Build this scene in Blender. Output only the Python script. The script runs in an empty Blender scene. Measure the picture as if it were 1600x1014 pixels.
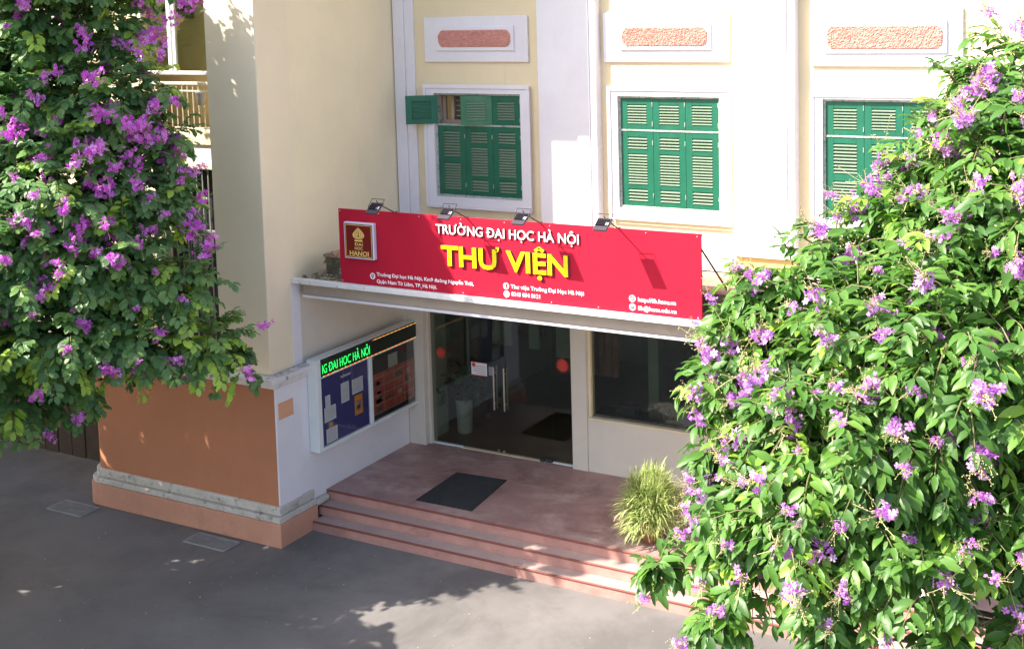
import bpy, bmesh, math, random
import numpy as np
from mathutils import Vector, Matrix, Euler
rad = math.radians
random.seed(7)
rng = np.random.default_rng(11)
scn = bpy.context.scene
COL = scn.collection

# ------------------------------------------------------------------ camera, light, exposure
cd = bpy.data.cameras.new('camera'); cam = bpy.data.objects.new('camera', cd); COL.objects.link(cam)
scn.camera = cam
RIGHT = Vector((0.88336, 0.47193, -0.02357)); DOWN = Vector((0.02397, -0.09475, -0.99523)); FWD = Vector((-0.47191, 0.87858, -0.09467))
M3 = Matrix((RIGHT, -DOWN, -FWD)).transposed()
CAMPOS = Vector((12.403, -14.468, 8.0))
cam.matrix_world = Matrix.Translation(CAMPOS) @ M3.to_4x4()
cd.sensor_width = 36; cd.lens = 43.43; cd.shift_x = -0.05278; cd.shift_y = -0.1972
cd.clip_start = 0.1; cd.clip_end = 400

SUN = Vector((-0.97, -1.0, 1.42)).normalized()
w = bpy.data.worlds.new('World'); scn.world = w; w.use_nodes = True
nt = w.node_tree; nt.nodes.clear()
sky = nt.nodes.new('ShaderNodeTexSky'); sky.sky_type = 'NISHITA'; sky.sun_disc = False
sky.sun_elevation = math.asin(SUN.z); sky.sun_rotation = math.atan2(SUN.x, SUN.y) % (2*math.pi)
sky.air_density = 1.0; sky.dust_density = 2.5; sky.ozone_density = 1.0
bg = nt.nodes.new('ShaderNodeBackground'); bg.inputs['Strength'].default_value = 0.15
out = nt.nodes.new('ShaderNodeOutputWorld')
nt.links.new(sky.outputs[0], bg.inputs[0]); nt.links.new(bg.outputs[0], out.inputs[0])
sl = bpy.data.lights.new('sun', 'SUN'); sl.energy = 5.0; sl.angle = rad(0.5); sl.color = (1.0, 0.93, 0.82)
so = bpy.data.objects.new('sun', sl); COL.objects.link(so); so.rotation_euler = SUN.to_track_quat('Z', 'Y').to_euler()
vs = scn.view_settings
vs.view_transform = 'Standard'; vs.look = 'None'; vs.gamma = 1; vs.use_curve_mapping = False; vs.exposure = 1.4

# ------------------------------------------------------------------ materials
def nodes(name):
    m = bpy.data.materials.new(name); m.use_nodes = True
    t = m.node_tree; b = t.nodes['Principled BSDF']
    return m, t, b
def N(t, typ, **k):
    n = t.nodes.new(typ)
    for a, v in k.items(): setattr(n, a, v)
    return n
def ramp(t, stops, fac):
    r = N(t, 'ShaderNodeValToRGB'); cr = r.color_ramp
    while len(cr.elements) < len(stops): cr.elements.new(0.5)
    for e, (p, c) in zip(cr.elements, stops):
        e.position = p; e.color = (c[0], c[1], c[2], 1)
    t.links.new(fac, r.inputs[0]); return r
def noise(t, scale, detail=5, rough=0.6, stretch=None, dist=0.0):
    tc = N(t, 'ShaderNodeTexCoord'); mp = N(t, 'ShaderNodeMapping')
    if stretch: mp.inputs['Scale'].default_value = stretch
    t.links.new(tc.outputs['Object'], mp.inputs[0])
    n = N(t, 'ShaderNodeTexNoise'); n.inputs['Scale'].default_value = scale; n.inputs['Detail'].default_value = detail
    n.inputs['Roughness'].default_value = rough; n.inputs['Distortion'].default_value = dist
    t.links.new(mp.outputs[0], n.inputs['Vector']); return n
def mixc(t, fac, a, b, mode='MIX'):
    m = N(t, 'ShaderNodeMix', data_type='RGBA', blend_type=mode)
    if isinstance(fac, (int, float)): m.inputs[0].default_value = fac
    else: t.links.new(fac, m.inputs[0])
    for i, v in ((6, a), (7, b)):
        if isinstance(v, tuple): m.inputs[i].default_value = (v[0], v[1], v[2], 1)
        else: t.links.new(v, m.inputs[i])
    return m.outputs[2]
def surf(name, col, rough=0.7, var=0.12, scale=2.0, fine=60.0, bump=0.15, stains=(), metal=0.0, spec=0.5, bdist=0.004):
    """col with broad mottling, fine grain, relief, and stains = [(colour, scale, lo, hi, stretch, amount)]"""
    m, t, b = nodes(name)
    lo = tuple(c*(1-var) for c in col); hi = tuple(min(1, c*(1+var*0.6)) for c in col)
    n1 = noise(t, scale, 6, 0.65); c = ramp(t, [(0.3, lo), (0.7, hi)], n1.outputs[0]).outputs[0]
    n2 = noise(t, fine, 3, 0.6)
    g = ramp(t, [(0.3, (1-var*0.6,)*3), (0.7, (1, 1, 1))], n2.outputs[0]).outputs[0]
    c = mixc(t, 1.0, c, g, 'MULTIPLY')
    for sc, ss, a, bb, st, amt in stains:
        ns = noise(t, ss, 8, 0.7, st, 0.4)
        f = ramp(t, [(a, (0, 0, 0)), (bb, (amt,)*3)], ns.outputs[0]).outputs[0]
        c = mixc(t, f, c, sc)
    t.links.new(c, b.inputs['Base Color'])
    b.inputs['Roughness'].default_value = rough; b.inputs['Metallic'].default_value = metal
    b.inputs['Specular IOR Level'].default_value = spec
    if bump:
        bp = N(t, 'ShaderNodeBump'); bp.inputs['Strength'].default_value = bump; bp.inputs['Distance'].default_value = bdist
        t.links.new(n2.outputs[0], bp.inputs['Height']); t.links.new(bp.outputs[0], b.inputs['Normal'])
    return m
def emis(name, col, s):
    m, t, b = nodes(name); b.inputs['Base Color'].default_value = (*col, 1)
    b.inputs['Emission Color'].default_value = (*col, 1); b.inputs['Emission Strength'].default_value = s
    return m
MT = {}
MT['cream'] = surf('cream_plaster', (0.80, 0.67, 0.44), 0.85, 0.07, 0.7, 90, 0.12, [((0.60, 0.49, 0.33), 1.2, 0.55, 0.8, (1, 1, 0.25), 0.45), ((0.42, 0.38, 0.28), 4.0, 0.62, 0.8, (1, 1, 0.07), 0.35)])
MT['cream_dirty'] = surf('cream_plaster_grimy', (0.74, 0.63, 0.42), 0.85, 0.1, 1.0, 80, 0.2, [((0.30, 0.27, 0.2), 2.2, 0.55, 0.8, (1, 1, 0.5), 0.6)])
MT['cream_column'] = surf('pale_column_plaster', (0.86, 0.73, 0.53), 0.85, 0.06, 0.6, 90, 0.12, [((0.60, 0.53, 0.42), 1.0, 0.58, 0.85, (1, 1, 0.3), 0.3)])
MT['cream_side'] = surf('cream_side_plaster', (0.88, 0.76, 0.53), 0.85, 0.07, 0.6, 90, 0.15, [((0.60, 0.50, 0.38), 1.0, 0.55, 0.85, (1, 1, 0.3), 0.35), ((0.42, 0.38, 0.3), 5.0, 0.68, 0.82, (1, 1, 0.10), 0.3)])
MT['white'] = surf('white_paint', (0.77, 0.74, 0.77), 0.75, 0.06, 1.1, 80, 0.12, [((0.62, 0.52, 0.57), 1.4, 0.52, 0.8, (1, 1, 0.35), 0.35), ((0.5, 0.47, 0.42), 5, 0.70, 0.84, (1, 1, 0.2), 0.35)])
MT['white_worn'] = surf('white_paint_worn', (0.76, 0.72, 0.70), 0.8, 0.1, 3, 70, 0.5, [((0.12, 0.11, 0.10), 9.0, 0.56, 0.66, None, 0.75), ((0.45, 0.42, 0.38), 3.0, 0.5, 0.75, None, 0.5)], bdist=0.008)
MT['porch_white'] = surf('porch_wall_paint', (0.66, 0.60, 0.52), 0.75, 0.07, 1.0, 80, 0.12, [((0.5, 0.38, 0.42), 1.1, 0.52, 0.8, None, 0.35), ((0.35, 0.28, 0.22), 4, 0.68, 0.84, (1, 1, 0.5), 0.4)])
MT['orange'] = surf('orange_plaster', (0.46, 0.185, 0.095), 0.8, 0.1, 0.8, 120, 0.25, [((0.36, 0.17, 0.08), 1.5, 0.5, 0.75, None, 0.45)])
MT['salmon_tile'] = surf('salmon_tile', (0.74, 0.38, 0.22), 0.6, 0.08, 3, 60, 0.05)
MT['salmon'] = surf('salmon_plaster', (0.56, 0.27, 0.18), 0.8, 0.14, 1.5, 70, 0.3, [((0.24, 0.14, 0.09), 3.0, 0.55, 0.75, (1, 1, 0.6), 0.6), ((0.68, 0.5, 0.4), 7, 0.66, 0.74, None, 0.5)])
MT['stained_band'] = surf('weathered_band', (0.60, 0.55, 0.50), 0.85, 0.18, 3.0, 60, 0.5, [((0.13, 0.12, 0.10), 7.0, 0.55, 0.66, None, 0.75), ((0.40, 0.36, 0.28), 2.5, 0.48, 0.7, None, 0.55)], bdist=0.008)
MT['green'] = surf('green_paint', (0.006, 0.125, 0.070), 0.42, 0.16, 4, 50, 0.15, [((0.04, 0.17, 0.10), 3.0, 0.55, 0.8, (1, 1, 0.3), 0.35)])
MT['green_old'] = surf('green_paint_faded', (0.035, 0.17, 0.085), 0.5, 0.16, 4, 50, 0.2, [((0.20, 0.30, 0.20), 3.0, 0.45, 0.8, None, 0.4)])
MT['slat'] = surf('slat_dusty_paint', (0.20, 0.28, 0.19), 0.6, 0.15, 5, 60, 0.1)
MT['scuff'] = surf('bare_timber_edge', (0.45, 0.47, 0.42), 0.8, 0.2, 12, 60, 0.3, [((0.05, 0.2, 0.12), 14, 0.5, 0.6, None, 0.7)])
MT['timber'] = surf('raw_timber', (0.42, 0.30, 0.22), 0.8, 0.2, 5, 40, 0.3)
MT['roughcast'] = surf('roughcast_pink', (0.66, 0.31, 0.25), 0.9, 0.2, 18, 60, 0.5, bdist=0.01)
MT['fascia'] = surf('fascia_peeling', (0.78, 0.76, 0.74), 0.75, 0.08, 2, 60, 0.3, [((0.22, 0.19, 0.16), 11, 0.60, 0.68, (1, 1, 0.5), 0.8), ((0.55, 0.5, 0.42), 3, 0.5, 0.7, None, 0.4)])
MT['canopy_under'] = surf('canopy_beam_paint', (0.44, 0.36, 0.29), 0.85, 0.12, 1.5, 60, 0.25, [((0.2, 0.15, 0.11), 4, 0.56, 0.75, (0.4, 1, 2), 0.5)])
MT['canopy_top'] = surf('canopy_top_grime', (0.46, 0.38, 0.27), 0.95, 0.3, 5, 30, 0.8, [((0.07, 0.075, 0.045), 6, 0.5, 0.62, None, 0.8)], bdist=0.02)
MT['coping'] = surf('terracotta_coping', (0.46, 0.26, 0.19), 0.9, 0.25, 5, 40, 0.5, [((0.18, 0.17, 0.11), 6, 0.55, 0.66, None, 0.8)])
MT['moss'] = surf('mossy_render', (0.16, 0.15, 0.09), 0.95, 0.4, 7, 40, 0.8, [((0.62, 0.56, 0.46), 9, 0.56, 0.64, None, 0.9), ((0.04, 0.05, 0.025), 5, 0.5, 0.62, None, 0.8)], bdist=0.02)
MT['asphalt'] = surf('asphalt', (0.185, 0.170, 0.162), 0.9, 0.18, 0.6, 170, 0.5, [((0.085, 0.080, 0.076), 0.45, 0.45, 0.62, None, 0.55), ((0.26, 0.24, 0.22), 1.8, 0.60, 0.78, None, 0.35), ((0.42, 0.39, 0.36), 75, 0.64, 0.70, None, 0.6), ((0.07, 0.065, 0.06), 90, 0.64, 0.70, None, 0.7), ((0.06, 0.055, 0.05), 3.0, 0.68, 0.74, (1, 0.4, 1), 0.3)], bdist=0.006)
MT['drain'] = surf('drain_concrete', (0.30, 0.29, 0.275), 0.9, 0.2, 6, 80, 0.4)
MT['terrazzo'] = surf('terrazzo_red', (0.40, 0.245, 0.225), 0.5, 0.22, 0.9, 130, 0.1, [((0.50, 0.37, 0.33), 0.9, 0.50, 0.66, (1, 1.8, 1), 0.8), ((0.17, 0.085, 0.08), 1.3, 0.50, 0.68, None, 0.75), ((0.55, 0.43, 0.38), 5, 0.60, 0.74, None, 0.5), ((0.15, 0.08, 0.07), 14, 0.62, 0.72, None, 0.35)])
MT['tread'] = surf('step_tread', (0.47, 0.34, 0.30), 0.7, 0.18, 1.2, 110, 0.25, [((0.34, 0.27, 0.24), 1.0, 0.46, 0.62, (0.5, 1, 1), 0.85), ((0.60, 0.48, 0.42), 5, 0.58, 0.74, None, 0.6), ((0.22, 0.13, 0.11), 7, 0.60, 0.72, None, 0.5)])
MT['riser'] = surf('step_riser', (0.46, 0.24, 0.20), 0.7, 0.2, 2.0, 90, 0.25, [((0.2, 0.10, 0.08), 3, 0.52, 0.75, (1, 1, 2), 0.6)])
MT['nosing'] = surf('step_nosing', (0.22, 0.06, 0.045), 0.6, 0.2, 6, 60, 0.1)
MT['mat'] = surf('rubber_mat', (0.032, 0.034, 0.036), 0.9, 0.25, 5, 220, 0.9, bdist=0.006)
MT['sign'] = surf('sign_red', (0.44, 0.013, 0.036), 0.6, 0.05, 1.5, 60, 0.02, spec=0.12)
MT['sign_back'] = surf('sign_back', (0.4, 0.4, 0.4), 0.5, 0.1)
MT['yellow'] = surf('letter_yellow', (0.92, 0.72, 0.0), 0.4, 0.03, 2, 60, 0)
MT['letter_side'] = surf('letter_side_dark', (0.12, 0.10, 0.08), 0.5, 0.1)
MT['letter_white'] = surf('letter_white', (0.85, 0.84, 0.86), 0.4, 0.03, 2, 60, 0)
MT['print_white'] = surf('print_white', (0.85, 0.83, 0.85), 0.5, 0.02, 2, 60, 0)
MT['print_dark'] = surf('print_dark', (0.10, 0.05, 0.18), 0.5, 0.02, 2, 60, 0)
MT['gold'] = surf('gold_leaf', (0.80, 0.56, 0.16), 0.5, 0.08, 20, 60, 0.1)
MT['maroon'] = surf('maroon_enamel', (0.17, 0.008, 0.008), 0.35, 0.1, 3, 60, 0)
MT['logo_box'] = surf('logo_box_white', (0.70, 0.64, 0.80), 0.4, 0.05, 3, 60, 0)
MT['lamp'] = surf('lamp_housing', (0.045, 0.035, 0.05), 0.5, 0.2, 10, 60, 0.1)
MT['lamp_glass'] = surf('lamp_lens', (0.5, 0.5, 0.48), 0.25, 0.1)
MT['rust'] = surf('rusty_steel', (0.12, 0.055, 0.035), 0.75, 0.3, 12, 80, 0.3)
MT['steel'] = surf('brushed_steel', (0.62, 0.60, 0.57), 0.28, 0.05, 3, 60, 0, metal=1.0)
MT['alu'] = surf('aluminium_frame', (0.70, 0.70, 0.72), 0.4, 0.08, 3, 60, 0.05)
MT['board_white'] = surf('board_frame_paint', (0.74, 0.77, 0.76), 0.45, 0.06, 3, 60, 0.05)
MT['navy'] = surf('navy_felt', (0.052, 0.048, 0.21), 0.9, 0.12, 3, 150, 0.2)
MT['board_dark'] = surf('dark_backing', (0.018, 0.018, 0.022), 0.6, 0.2)
MT['paper'] = surf('paper', (0.78, 0.78, 0.82), 0.8, 0.06, 8, 60, 0)
MT['paper_lines'] = surf('paper_print', (0.30, 0.30, 0.36), 0.8, 0.1, 8, 60, 0)
MT['flyer'] = surf('orange_flyer', (0.80, 0.30, 0.03), 0.6, 0.1, 8, 60, 0)
MT['flyer_blue'] = surf('flyer_blue', (0.05, 0.18, 0.35), 0.6, 0.1, 8, 60, 0)
MT['poster_red'] = surf('poster_red', (0.42, 0.08, 0.05), 0.5, 0.5, 9, 25, 0, [((0.42, 0.25, 0.18), 14, 0.58, 0.7, None, 0.7), ((0.05, 0.02, 0.02), 7, 0.6, 0.7, None, 0.7)])
MT['poster_line'] = surf('poster_line', (0.42, 0.25, 0.20), 0.5, 0.2, 9, 25, 0)
MT['led_black'] = surf('led_panel_black', (0.012, 0.022, 0.014), 0.5, 0.1)
MT['led_green'] = emis('led_green_light', (0.02, 1.0, 0.14), 1.0)
MT['led_red'] = emis('led_red_light', (1.0, 0.08, 0.03), 0.8)
MT['led_lime'] = emis('led_lime_light', (0.55, 0.8, 0.2), 0.55)
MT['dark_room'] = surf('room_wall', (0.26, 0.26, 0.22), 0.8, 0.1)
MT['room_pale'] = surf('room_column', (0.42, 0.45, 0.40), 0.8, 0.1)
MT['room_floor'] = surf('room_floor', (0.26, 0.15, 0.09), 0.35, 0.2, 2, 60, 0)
MT['curtain'] = surf('brown_curtain', (0.16, 0.075, 0.05), 0.9, 0.3, 6, 40, 0.1)
MT['red_sticker'] = surf('red_sticker', (0.62, 0.045, 0.025), 0.5, 0.05, 6, 60, 0)
MT['pot_white'] = surf('white_ceramic', (0.50, 0.50, 0.48), 0.3, 0.05)
MT['pot_clay'] = surf('clay_pot', (0.40, 0.17, 0.09), 0.8, 0.2, 5, 50, 0.3)
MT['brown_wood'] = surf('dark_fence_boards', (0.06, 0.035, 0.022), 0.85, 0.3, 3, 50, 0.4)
MT['ochre'] = surf('ochre_plaster', (0.74, 0.50, 0.20), 0.85, 0.1, 2, 60, 0.2)
MT['gallery_wall'] = surf('gallery_wall_ochre', (0.78, 0.62, 0.38), 0.85, 0.1, 1, 60, 0.1)
MT['picture_ink'] = surf('picture_ink', (0.10, 0.10, 0.09), 0.6, 0.4, 14, 40, 0)
MT['picture_paper'] = surf('picture_paper', (0.36, 0.36, 0.31), 0.6, 0.15, 14, 40, 0)
MT['rail_cream'] = surf('cream_iron', (0.62, 0.56, 0.42), 0.5, 0.1)
MT['grille'] = surf('grey_iron', (0.34, 0.34, 0.30), 0.6, 0.15, 8, 50, 0.1)
MT['bark'] = surf('bark', (0.16, 0.12, 0.085), 0.9, 0.35, 6, 50, 1.0, bdist=0.02)
MT['twig'] = surf('green_twig', (0.20, 0.19, 0.08), 0.8, 0.3, 9, 50, 0.2)
MT['bud'] = surf('flower_bud', (0.48, 0.42, 0.20), 0.7, 0.3, 30, 90, 0.1)
def glass_mat(nm, tint):
    m, t, b = nodes(nm); t.nodes.remove(b)
    o = t.nodes['Material Output']
    tr = N(t, 'ShaderNodeBsdfTransparent'); tr.inputs[0].default_value = (*tint, 1)
    gl = N(t, 'ShaderNodeBsdfGlossy'); gl.inputs['Roughness'].default_value = 0.03; gl.inputs[0].default_value = (0.9, 0.92, 0.9, 1)
    lw = N(t, 'ShaderNodeLayerWeight'); lw.inputs[0].default_value = 0.5
    pw = N(t, 'ShaderNodeMath', operation='POWER'); pw.inputs[1].default_value = 4.5; t.links.new(lw.outputs['Facing'], pw.inputs[0])
    fr = N(t, 'ShaderNodeMath', operation='MULTIPLY_ADD'); fr.inputs[1].default_value = 0.9; fr.inputs[2].default_value = 0.07; t.links.new(pw.outputs[0], fr.inputs[0])
    mx = N(t, 'ShaderNodeMixShader'); t.links.new(fr.outputs[0], mx.inputs[0]); t.links.new(tr.outputs[0], mx.inputs[1]); t.links.new(gl.outputs[0], mx.inputs[2])
    t.links.new(mx.outputs[0], o.inputs[0]); return m
MT['glass'] = glass_mat('tinted_glass', (0.74, 0.78, 0.72)); MT['clear_glass'] = glass_mat('clear_glass', (0.95, 0.96, 0.95))
def leaf_mat(name, stops, trans=0.35, rough=0.45):
    m, t, b = nodes(name); o = t.nodes['Material Output']
    a = N(t, 'ShaderNodeAttribute', attribute_name='tint')
    n = noise(t, 2.5, 2); add = N(t, 'ShaderNodeMath', operation='MULTIPLY_ADD'); add.inputs[1].default_value = 0.25; 
    t.links.new(n.outputs[0], add.inputs[0]); t.links.new(a.outputs['Fac'], add.inputs[2])
    sub = N(t, 'ShaderNodeMath', operation='SUBTRACT'); sub.inputs[1].default_value = 0.12; t.links.new(add.outputs[0], sub.inputs[0])
    r = ramp(t, stops, sub.outputs[0])
    t.links.new(r.outputs[0], b.inputs['Base Color']); b.inputs['Roughness'].default_value = rough
    ts = N(t, 'ShaderNodeBsdfTranslucent')
    hs = N(t, 'ShaderNodeHueSaturation'); hs.inputs['Value'].default_value = 1.5; hs.inputs['Saturation'].default_value = 1.1
    t.links.new(r.outputs[0], hs.inputs['Color']); t.links.new(hs.outputs[0], ts.inputs[0])
    mx = N(t, 'ShaderNodeMixShader'); mx.inputs[0].default_value = trans
    t.links.new(b.outputs[0], mx.inputs[1]); t.links.new(ts.outputs[0], mx.inputs[2]); t.links.new(mx.outputs[0], o.inputs[0])
    return m
MT['leafR'] = leaf_mat('right_leaf', [(0.0, (0.040, 0.11, 0.025)), (0.45, (0.085, 0.20, 0.035)), (0.8, (0.15, 0.29, 0.05)), (1.0, (0.28, 0.46, 0.06))])
MT['leafL'] = leaf_mat('left_leaf', [(0.0, (0.07, 0.155, 0.065)), (0.45, (0.13, 0.25, 0.085)), (0.8, (0.22, 0.36, 0.10)), (1.0, (0.45, 0.62, 0.10))], 0.42)
MT['petalR'] = leaf_mat('lilac_petal', [(0.0, (0.44, 0.10, 0.58)), (0.5, (0.60, 0.22, 0.68)), (1.0, (0.78, 0.52, 0.80))], 0.35, 0.6)
MT['petalL'] = leaf_mat('magenta_petal', [(0.0, (0.48, 0.05, 0.50)), (0.5, (0.64, 0.15, 0.64)), (1.0, (0.78, 0.45, 0.80))], 0.35, 0.6)
MT['bush'] = leaf_mat('yellow_green_blade', [(0.0, (0.22, 0.31, 0.08)), (0.5, (0.40, 0.48, 0.17)), (1.0, (0.64, 0.66, 0.34))], 0.3, 0.5)
MT['plant'] = leaf_mat('dark_plant_leaf', [(0.0, (0.02, 0.05, 0.015)), (1.0, (0.06, 0.13, 0.03))], 0.2, 0.5)

# ------------------------------------------------------------------ helpers
ORG = {}
class MB:
    def __init__(s): s.v = []; s.f = []; s.mi = []
    def add(s, vs, fs, mi=0):
        b = len(s.v); s.v += [tuple(v) for v in vs]; s.f += [tuple(b+i for i in f) for f in fs]; s.mi += [mi]*len(fs); return s
    def box(s, x0, x1, y0, y1, z0, z1, mi=0):
        v = [(x, y, z) for z in (z0, z1) for y in (y0, y1) for x in (x0, x1)]
        return s.add(v, [(0, 2, 3, 1), (4, 5, 7, 6), (0, 1, 5, 4), (2, 6, 7, 3), (0, 4, 6, 2), (1, 3, 7, 5)], mi)
    def prism(s, poly, y0, y1, mi=0, axis='y'):
        n = len(poly)
        if axis == 'y': v = [(p[0], y0, p[1]) for p in poly] + [(p[0], y1, p[1]) for p in poly]
        elif axis == 'x': v = [(y0, p[0], p[1]) for p in poly] + [(y1, p[0], p[1]) for p in poly]
        else: v = [(p[0], p[1], y0) for p in poly] + [(p[0], p[1], y1) for p in poly]
        return s.add(v, [tuple(range(n)), tuple(range(2*n-1, n-1, -1))] + [(i, n+i, n+(i+1) % n, (i+1) % n) for i in range(n)], mi)
    def tube(s, pts, r, n=6, mi=0):
        pts = [Vector(p) for p in pts]; rs = r if isinstance(r, (list, tuple)) else [r]*len(pts)
        v = []
        for i, p in enumerate(pts):
            d = (pts[min(i+1, len(pts)-1)] - pts[max(i-1, 0)]).normalized()
            a = d.cross(Vector((0, 0, 1)) if abs(d.z) < 0.9 else Vector((1, 0, 0))).normalized(); b = d.cross(a)
            for k in range(n):
                an = 2*math.pi*k/n; v.append(p + (a*math.cos(an) + b*math.sin(an))*rs[i])
        f = [(i*n+k, i*n+(k+1) % n, (i+1)*n+(k+1) % n, (i+1)*n+k) for i in range(len(pts)-1) for k in range(n)]
        f += [tuple(range(n-1, -1, -1)), tuple(range((len(pts)-1)*n, len(pts)*n))]
        return s.add(v, f, mi)
    def lathe(s, c, prof, n=16, mi=0):
        v = [(c[0]+r*math.cos(2*math.pi*k/n), c[1]+r*math.sin(2*math.pi*k/n), c[2]+z) for r, z in prof for k in range(n)]
        f = [(i*n+k, i*n+(k+1) % n, (i+1)*n+(k+1) % n, (i+1)*n+k) for i in range(len(prof)-1) for k in range(n)]
        f += [tuple(range(n-1, -1, -1)), tuple(range((len(prof)-1)*n, len(prof)*n))]
        return s.add(v, f, mi)
    def build(s, name, mats, parent=None, bevel=0.0, smooth=False, seg=1):
        me = bpy.data.meshes.new(name)
        org = ORG.get(parent.name, Vector((0, 0, 0))) if parent else Vector((0, 0, 0))
        me.from_pydata([(x-org.x, y-org.y, z-org.z) for x, y, z in s.v], [], s.f)
        ml = mats if isinstance(mats, (list, tuple)) else [mats]
        for m in ml: me.materials.append(MT[m] if isinstance(m, str) else m)
        me.polygons.foreach_set('material_index', s.mi)
        bm = bmesh.new(); bm.from_mesh(me)
        bmesh.ops.recalc_face_normals(bm, faces=bm.faces)
        if bevel:
            ed = [e for e in bm.edges if len(e.link_faces) == 2 and e.calc_face_angle(0) > 0.6]
            bmesh.ops.bevel(bm, geom=ed, offset=bevel, segments=seg, affect='EDGES', profile=0.5, clamp_overlap=True)
        bm.to_mesh(me); bm.free()
        if smooth: me.shade_smooth()
        return link(name, me, parent)
def link(name, me, parent=None, loc=None):
    o = bpy.data.objects.new(name, me); COL.objects.link(o)
    if parent: o.parent = parent; ORG[o.name] = ORG.get(parent.name, Vector((0, 0, 0)))
    else: ORG[o.name] = Vector((0, 0, 0))
    if loc is not None: o.location = loc
    return o
def thing(name, label, cat, loc=(0, 0, 0), group=None):
    o = bpy.data.objects.new(name, None); COL.objects.link(o); o.location = loc; o.empty_display_size = 0.2
    ORG[o.name] = Vector(loc); o['label'] = label; o['category'] = cat
    if group: o['group'] = group
    return o
def tag(o, label, cat, group=None):
    o['label'] = label; o['category'] = cat
    if group: o['group'] = group
    return o
def struct(o): o['kind'] = 'structure'; return o
def stuff(o): o['kind'] = 'stuff'; return o
def rename(root, label, group=None):
    root['label'] = label
    if group: root['group'] = group
def copy_tree(o, parent=None):
    c = o.copy(); COL.objects.link(c); ORG[c.name] = ORG[o.name]
    if parent: c.parent = parent
    for ch in list(o.children): copy_tree(ch, c)
    return c
def B(x0, x1, y0, y1, z0, z1): return MB().box(x0, x1, y0, y1, z0, z1)
def wall_holes(x0, x1, z0, z1, y0, y1, holes):
    """a wall slab in the XZ plane with rectangular openings"""
    xs = sorted({x0, x1, *[h[0] for h in holes], *[h[1] for h in holes]}); zs = sorted({z0, z1, *[h[2] for h in holes], *[h[3] for h in holes]})
    def solid(i, j):
        if i < 0 or j < 0 or i >= len(xs)-1 or j >= len(zs)-1: return False
        cx, cz = (xs[i]+xs[i+1])/2, (zs[j]+zs[j+1])/2
        return not any(h[0] < cx < h[1] and h[2] < cz < h[3] for h in holes)
    m = MB()
    for i in range(len(xs)-1):
        for j in range(len(zs)-1):
            if not solid(i, j): continue
            a, b, c, d = xs[i], xs[i+1], zs[j], zs[j+1]
            m.add([(a, y0, c), (b, y0, c), (b, y0, d), (a, y0, d)], [(0, 1, 2, 3)])
            m.add([(a, y1, c), (b, y1, c), (b, y1, d), (a, y1, d)], [(3, 2, 1, 0)])
            if not solid(i-1, j): m.add([(a, y0, c), (a, y1, c), (a, y1, d), (a, y0, d)], [(3, 2, 1, 0)])
            if not solid(i+1, j): m.add([(b, y0, c), (b, y1, c), (b, y1, d), (b, y0, d)], [(0, 1, 2, 3)])
            if not solid(i, j-1): m.add([(a, y0, c), (b, y0, c), (b, y1, c), (a, y1, c)], [(3, 2, 1, 0)])
            if not solid(i, j+1): m.add([(a, y0, d), (b, y0, d), (b, y1, d), (a, y1, d)], [(0, 1, 2, 3)])
    # weld so that normals can be made consistent
    q = {}; vv = []; ff = []
    for f in m.f:
        nf = []
        for i in f:
            k = tuple(round(c, 5) for c in m.v[i])
            if k not in q: q[k] = len(vv); vv.append(m.v[i])
            nf.append(q[k])
        ff.append(tuple(nf))
    m.v = vv; m.f = ff
    return m

import unicodedata
GC = {}
def raw_text(t, bold, extrude):
    cu = bpy.data.curves.new('lettering', 'FONT'); cu.body = t; cu.size = 1; cu.extrude = extrude; cu.offset = bold; cu.resolution_u = 3
    o = bpy.data.objects.new('lettering', cu); COL.objects.link(o)
    dg = bpy.context.evaluated_depsgraph_get(); me = bpy.data.meshes.new_from_object(o.evaluated_get(dg))
    v = np.array([tuple(q.co) for q in me.vertices]).reshape(-1, 3); f = [tuple(p.vertices) for p in me.polygons]
    bpy.data.objects.remove(o); bpy.data.curves.remove(cu); bpy.data.meshes.remove(me); return v, f
def glyph(c, bold, extrude):
    k = (c, bold, extrude)
    if k not in GC:
        wd = lambda q: raw_text(q, 0, 0)[0][:, 0].max()
        adv = wd('H'+c+'H') - wd('HH')
        GC[k] = (*(raw_text(c, bold, extrude) if c != ' ' else (np.zeros((0, 3)), [])), adv)
    return GC[k]
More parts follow.
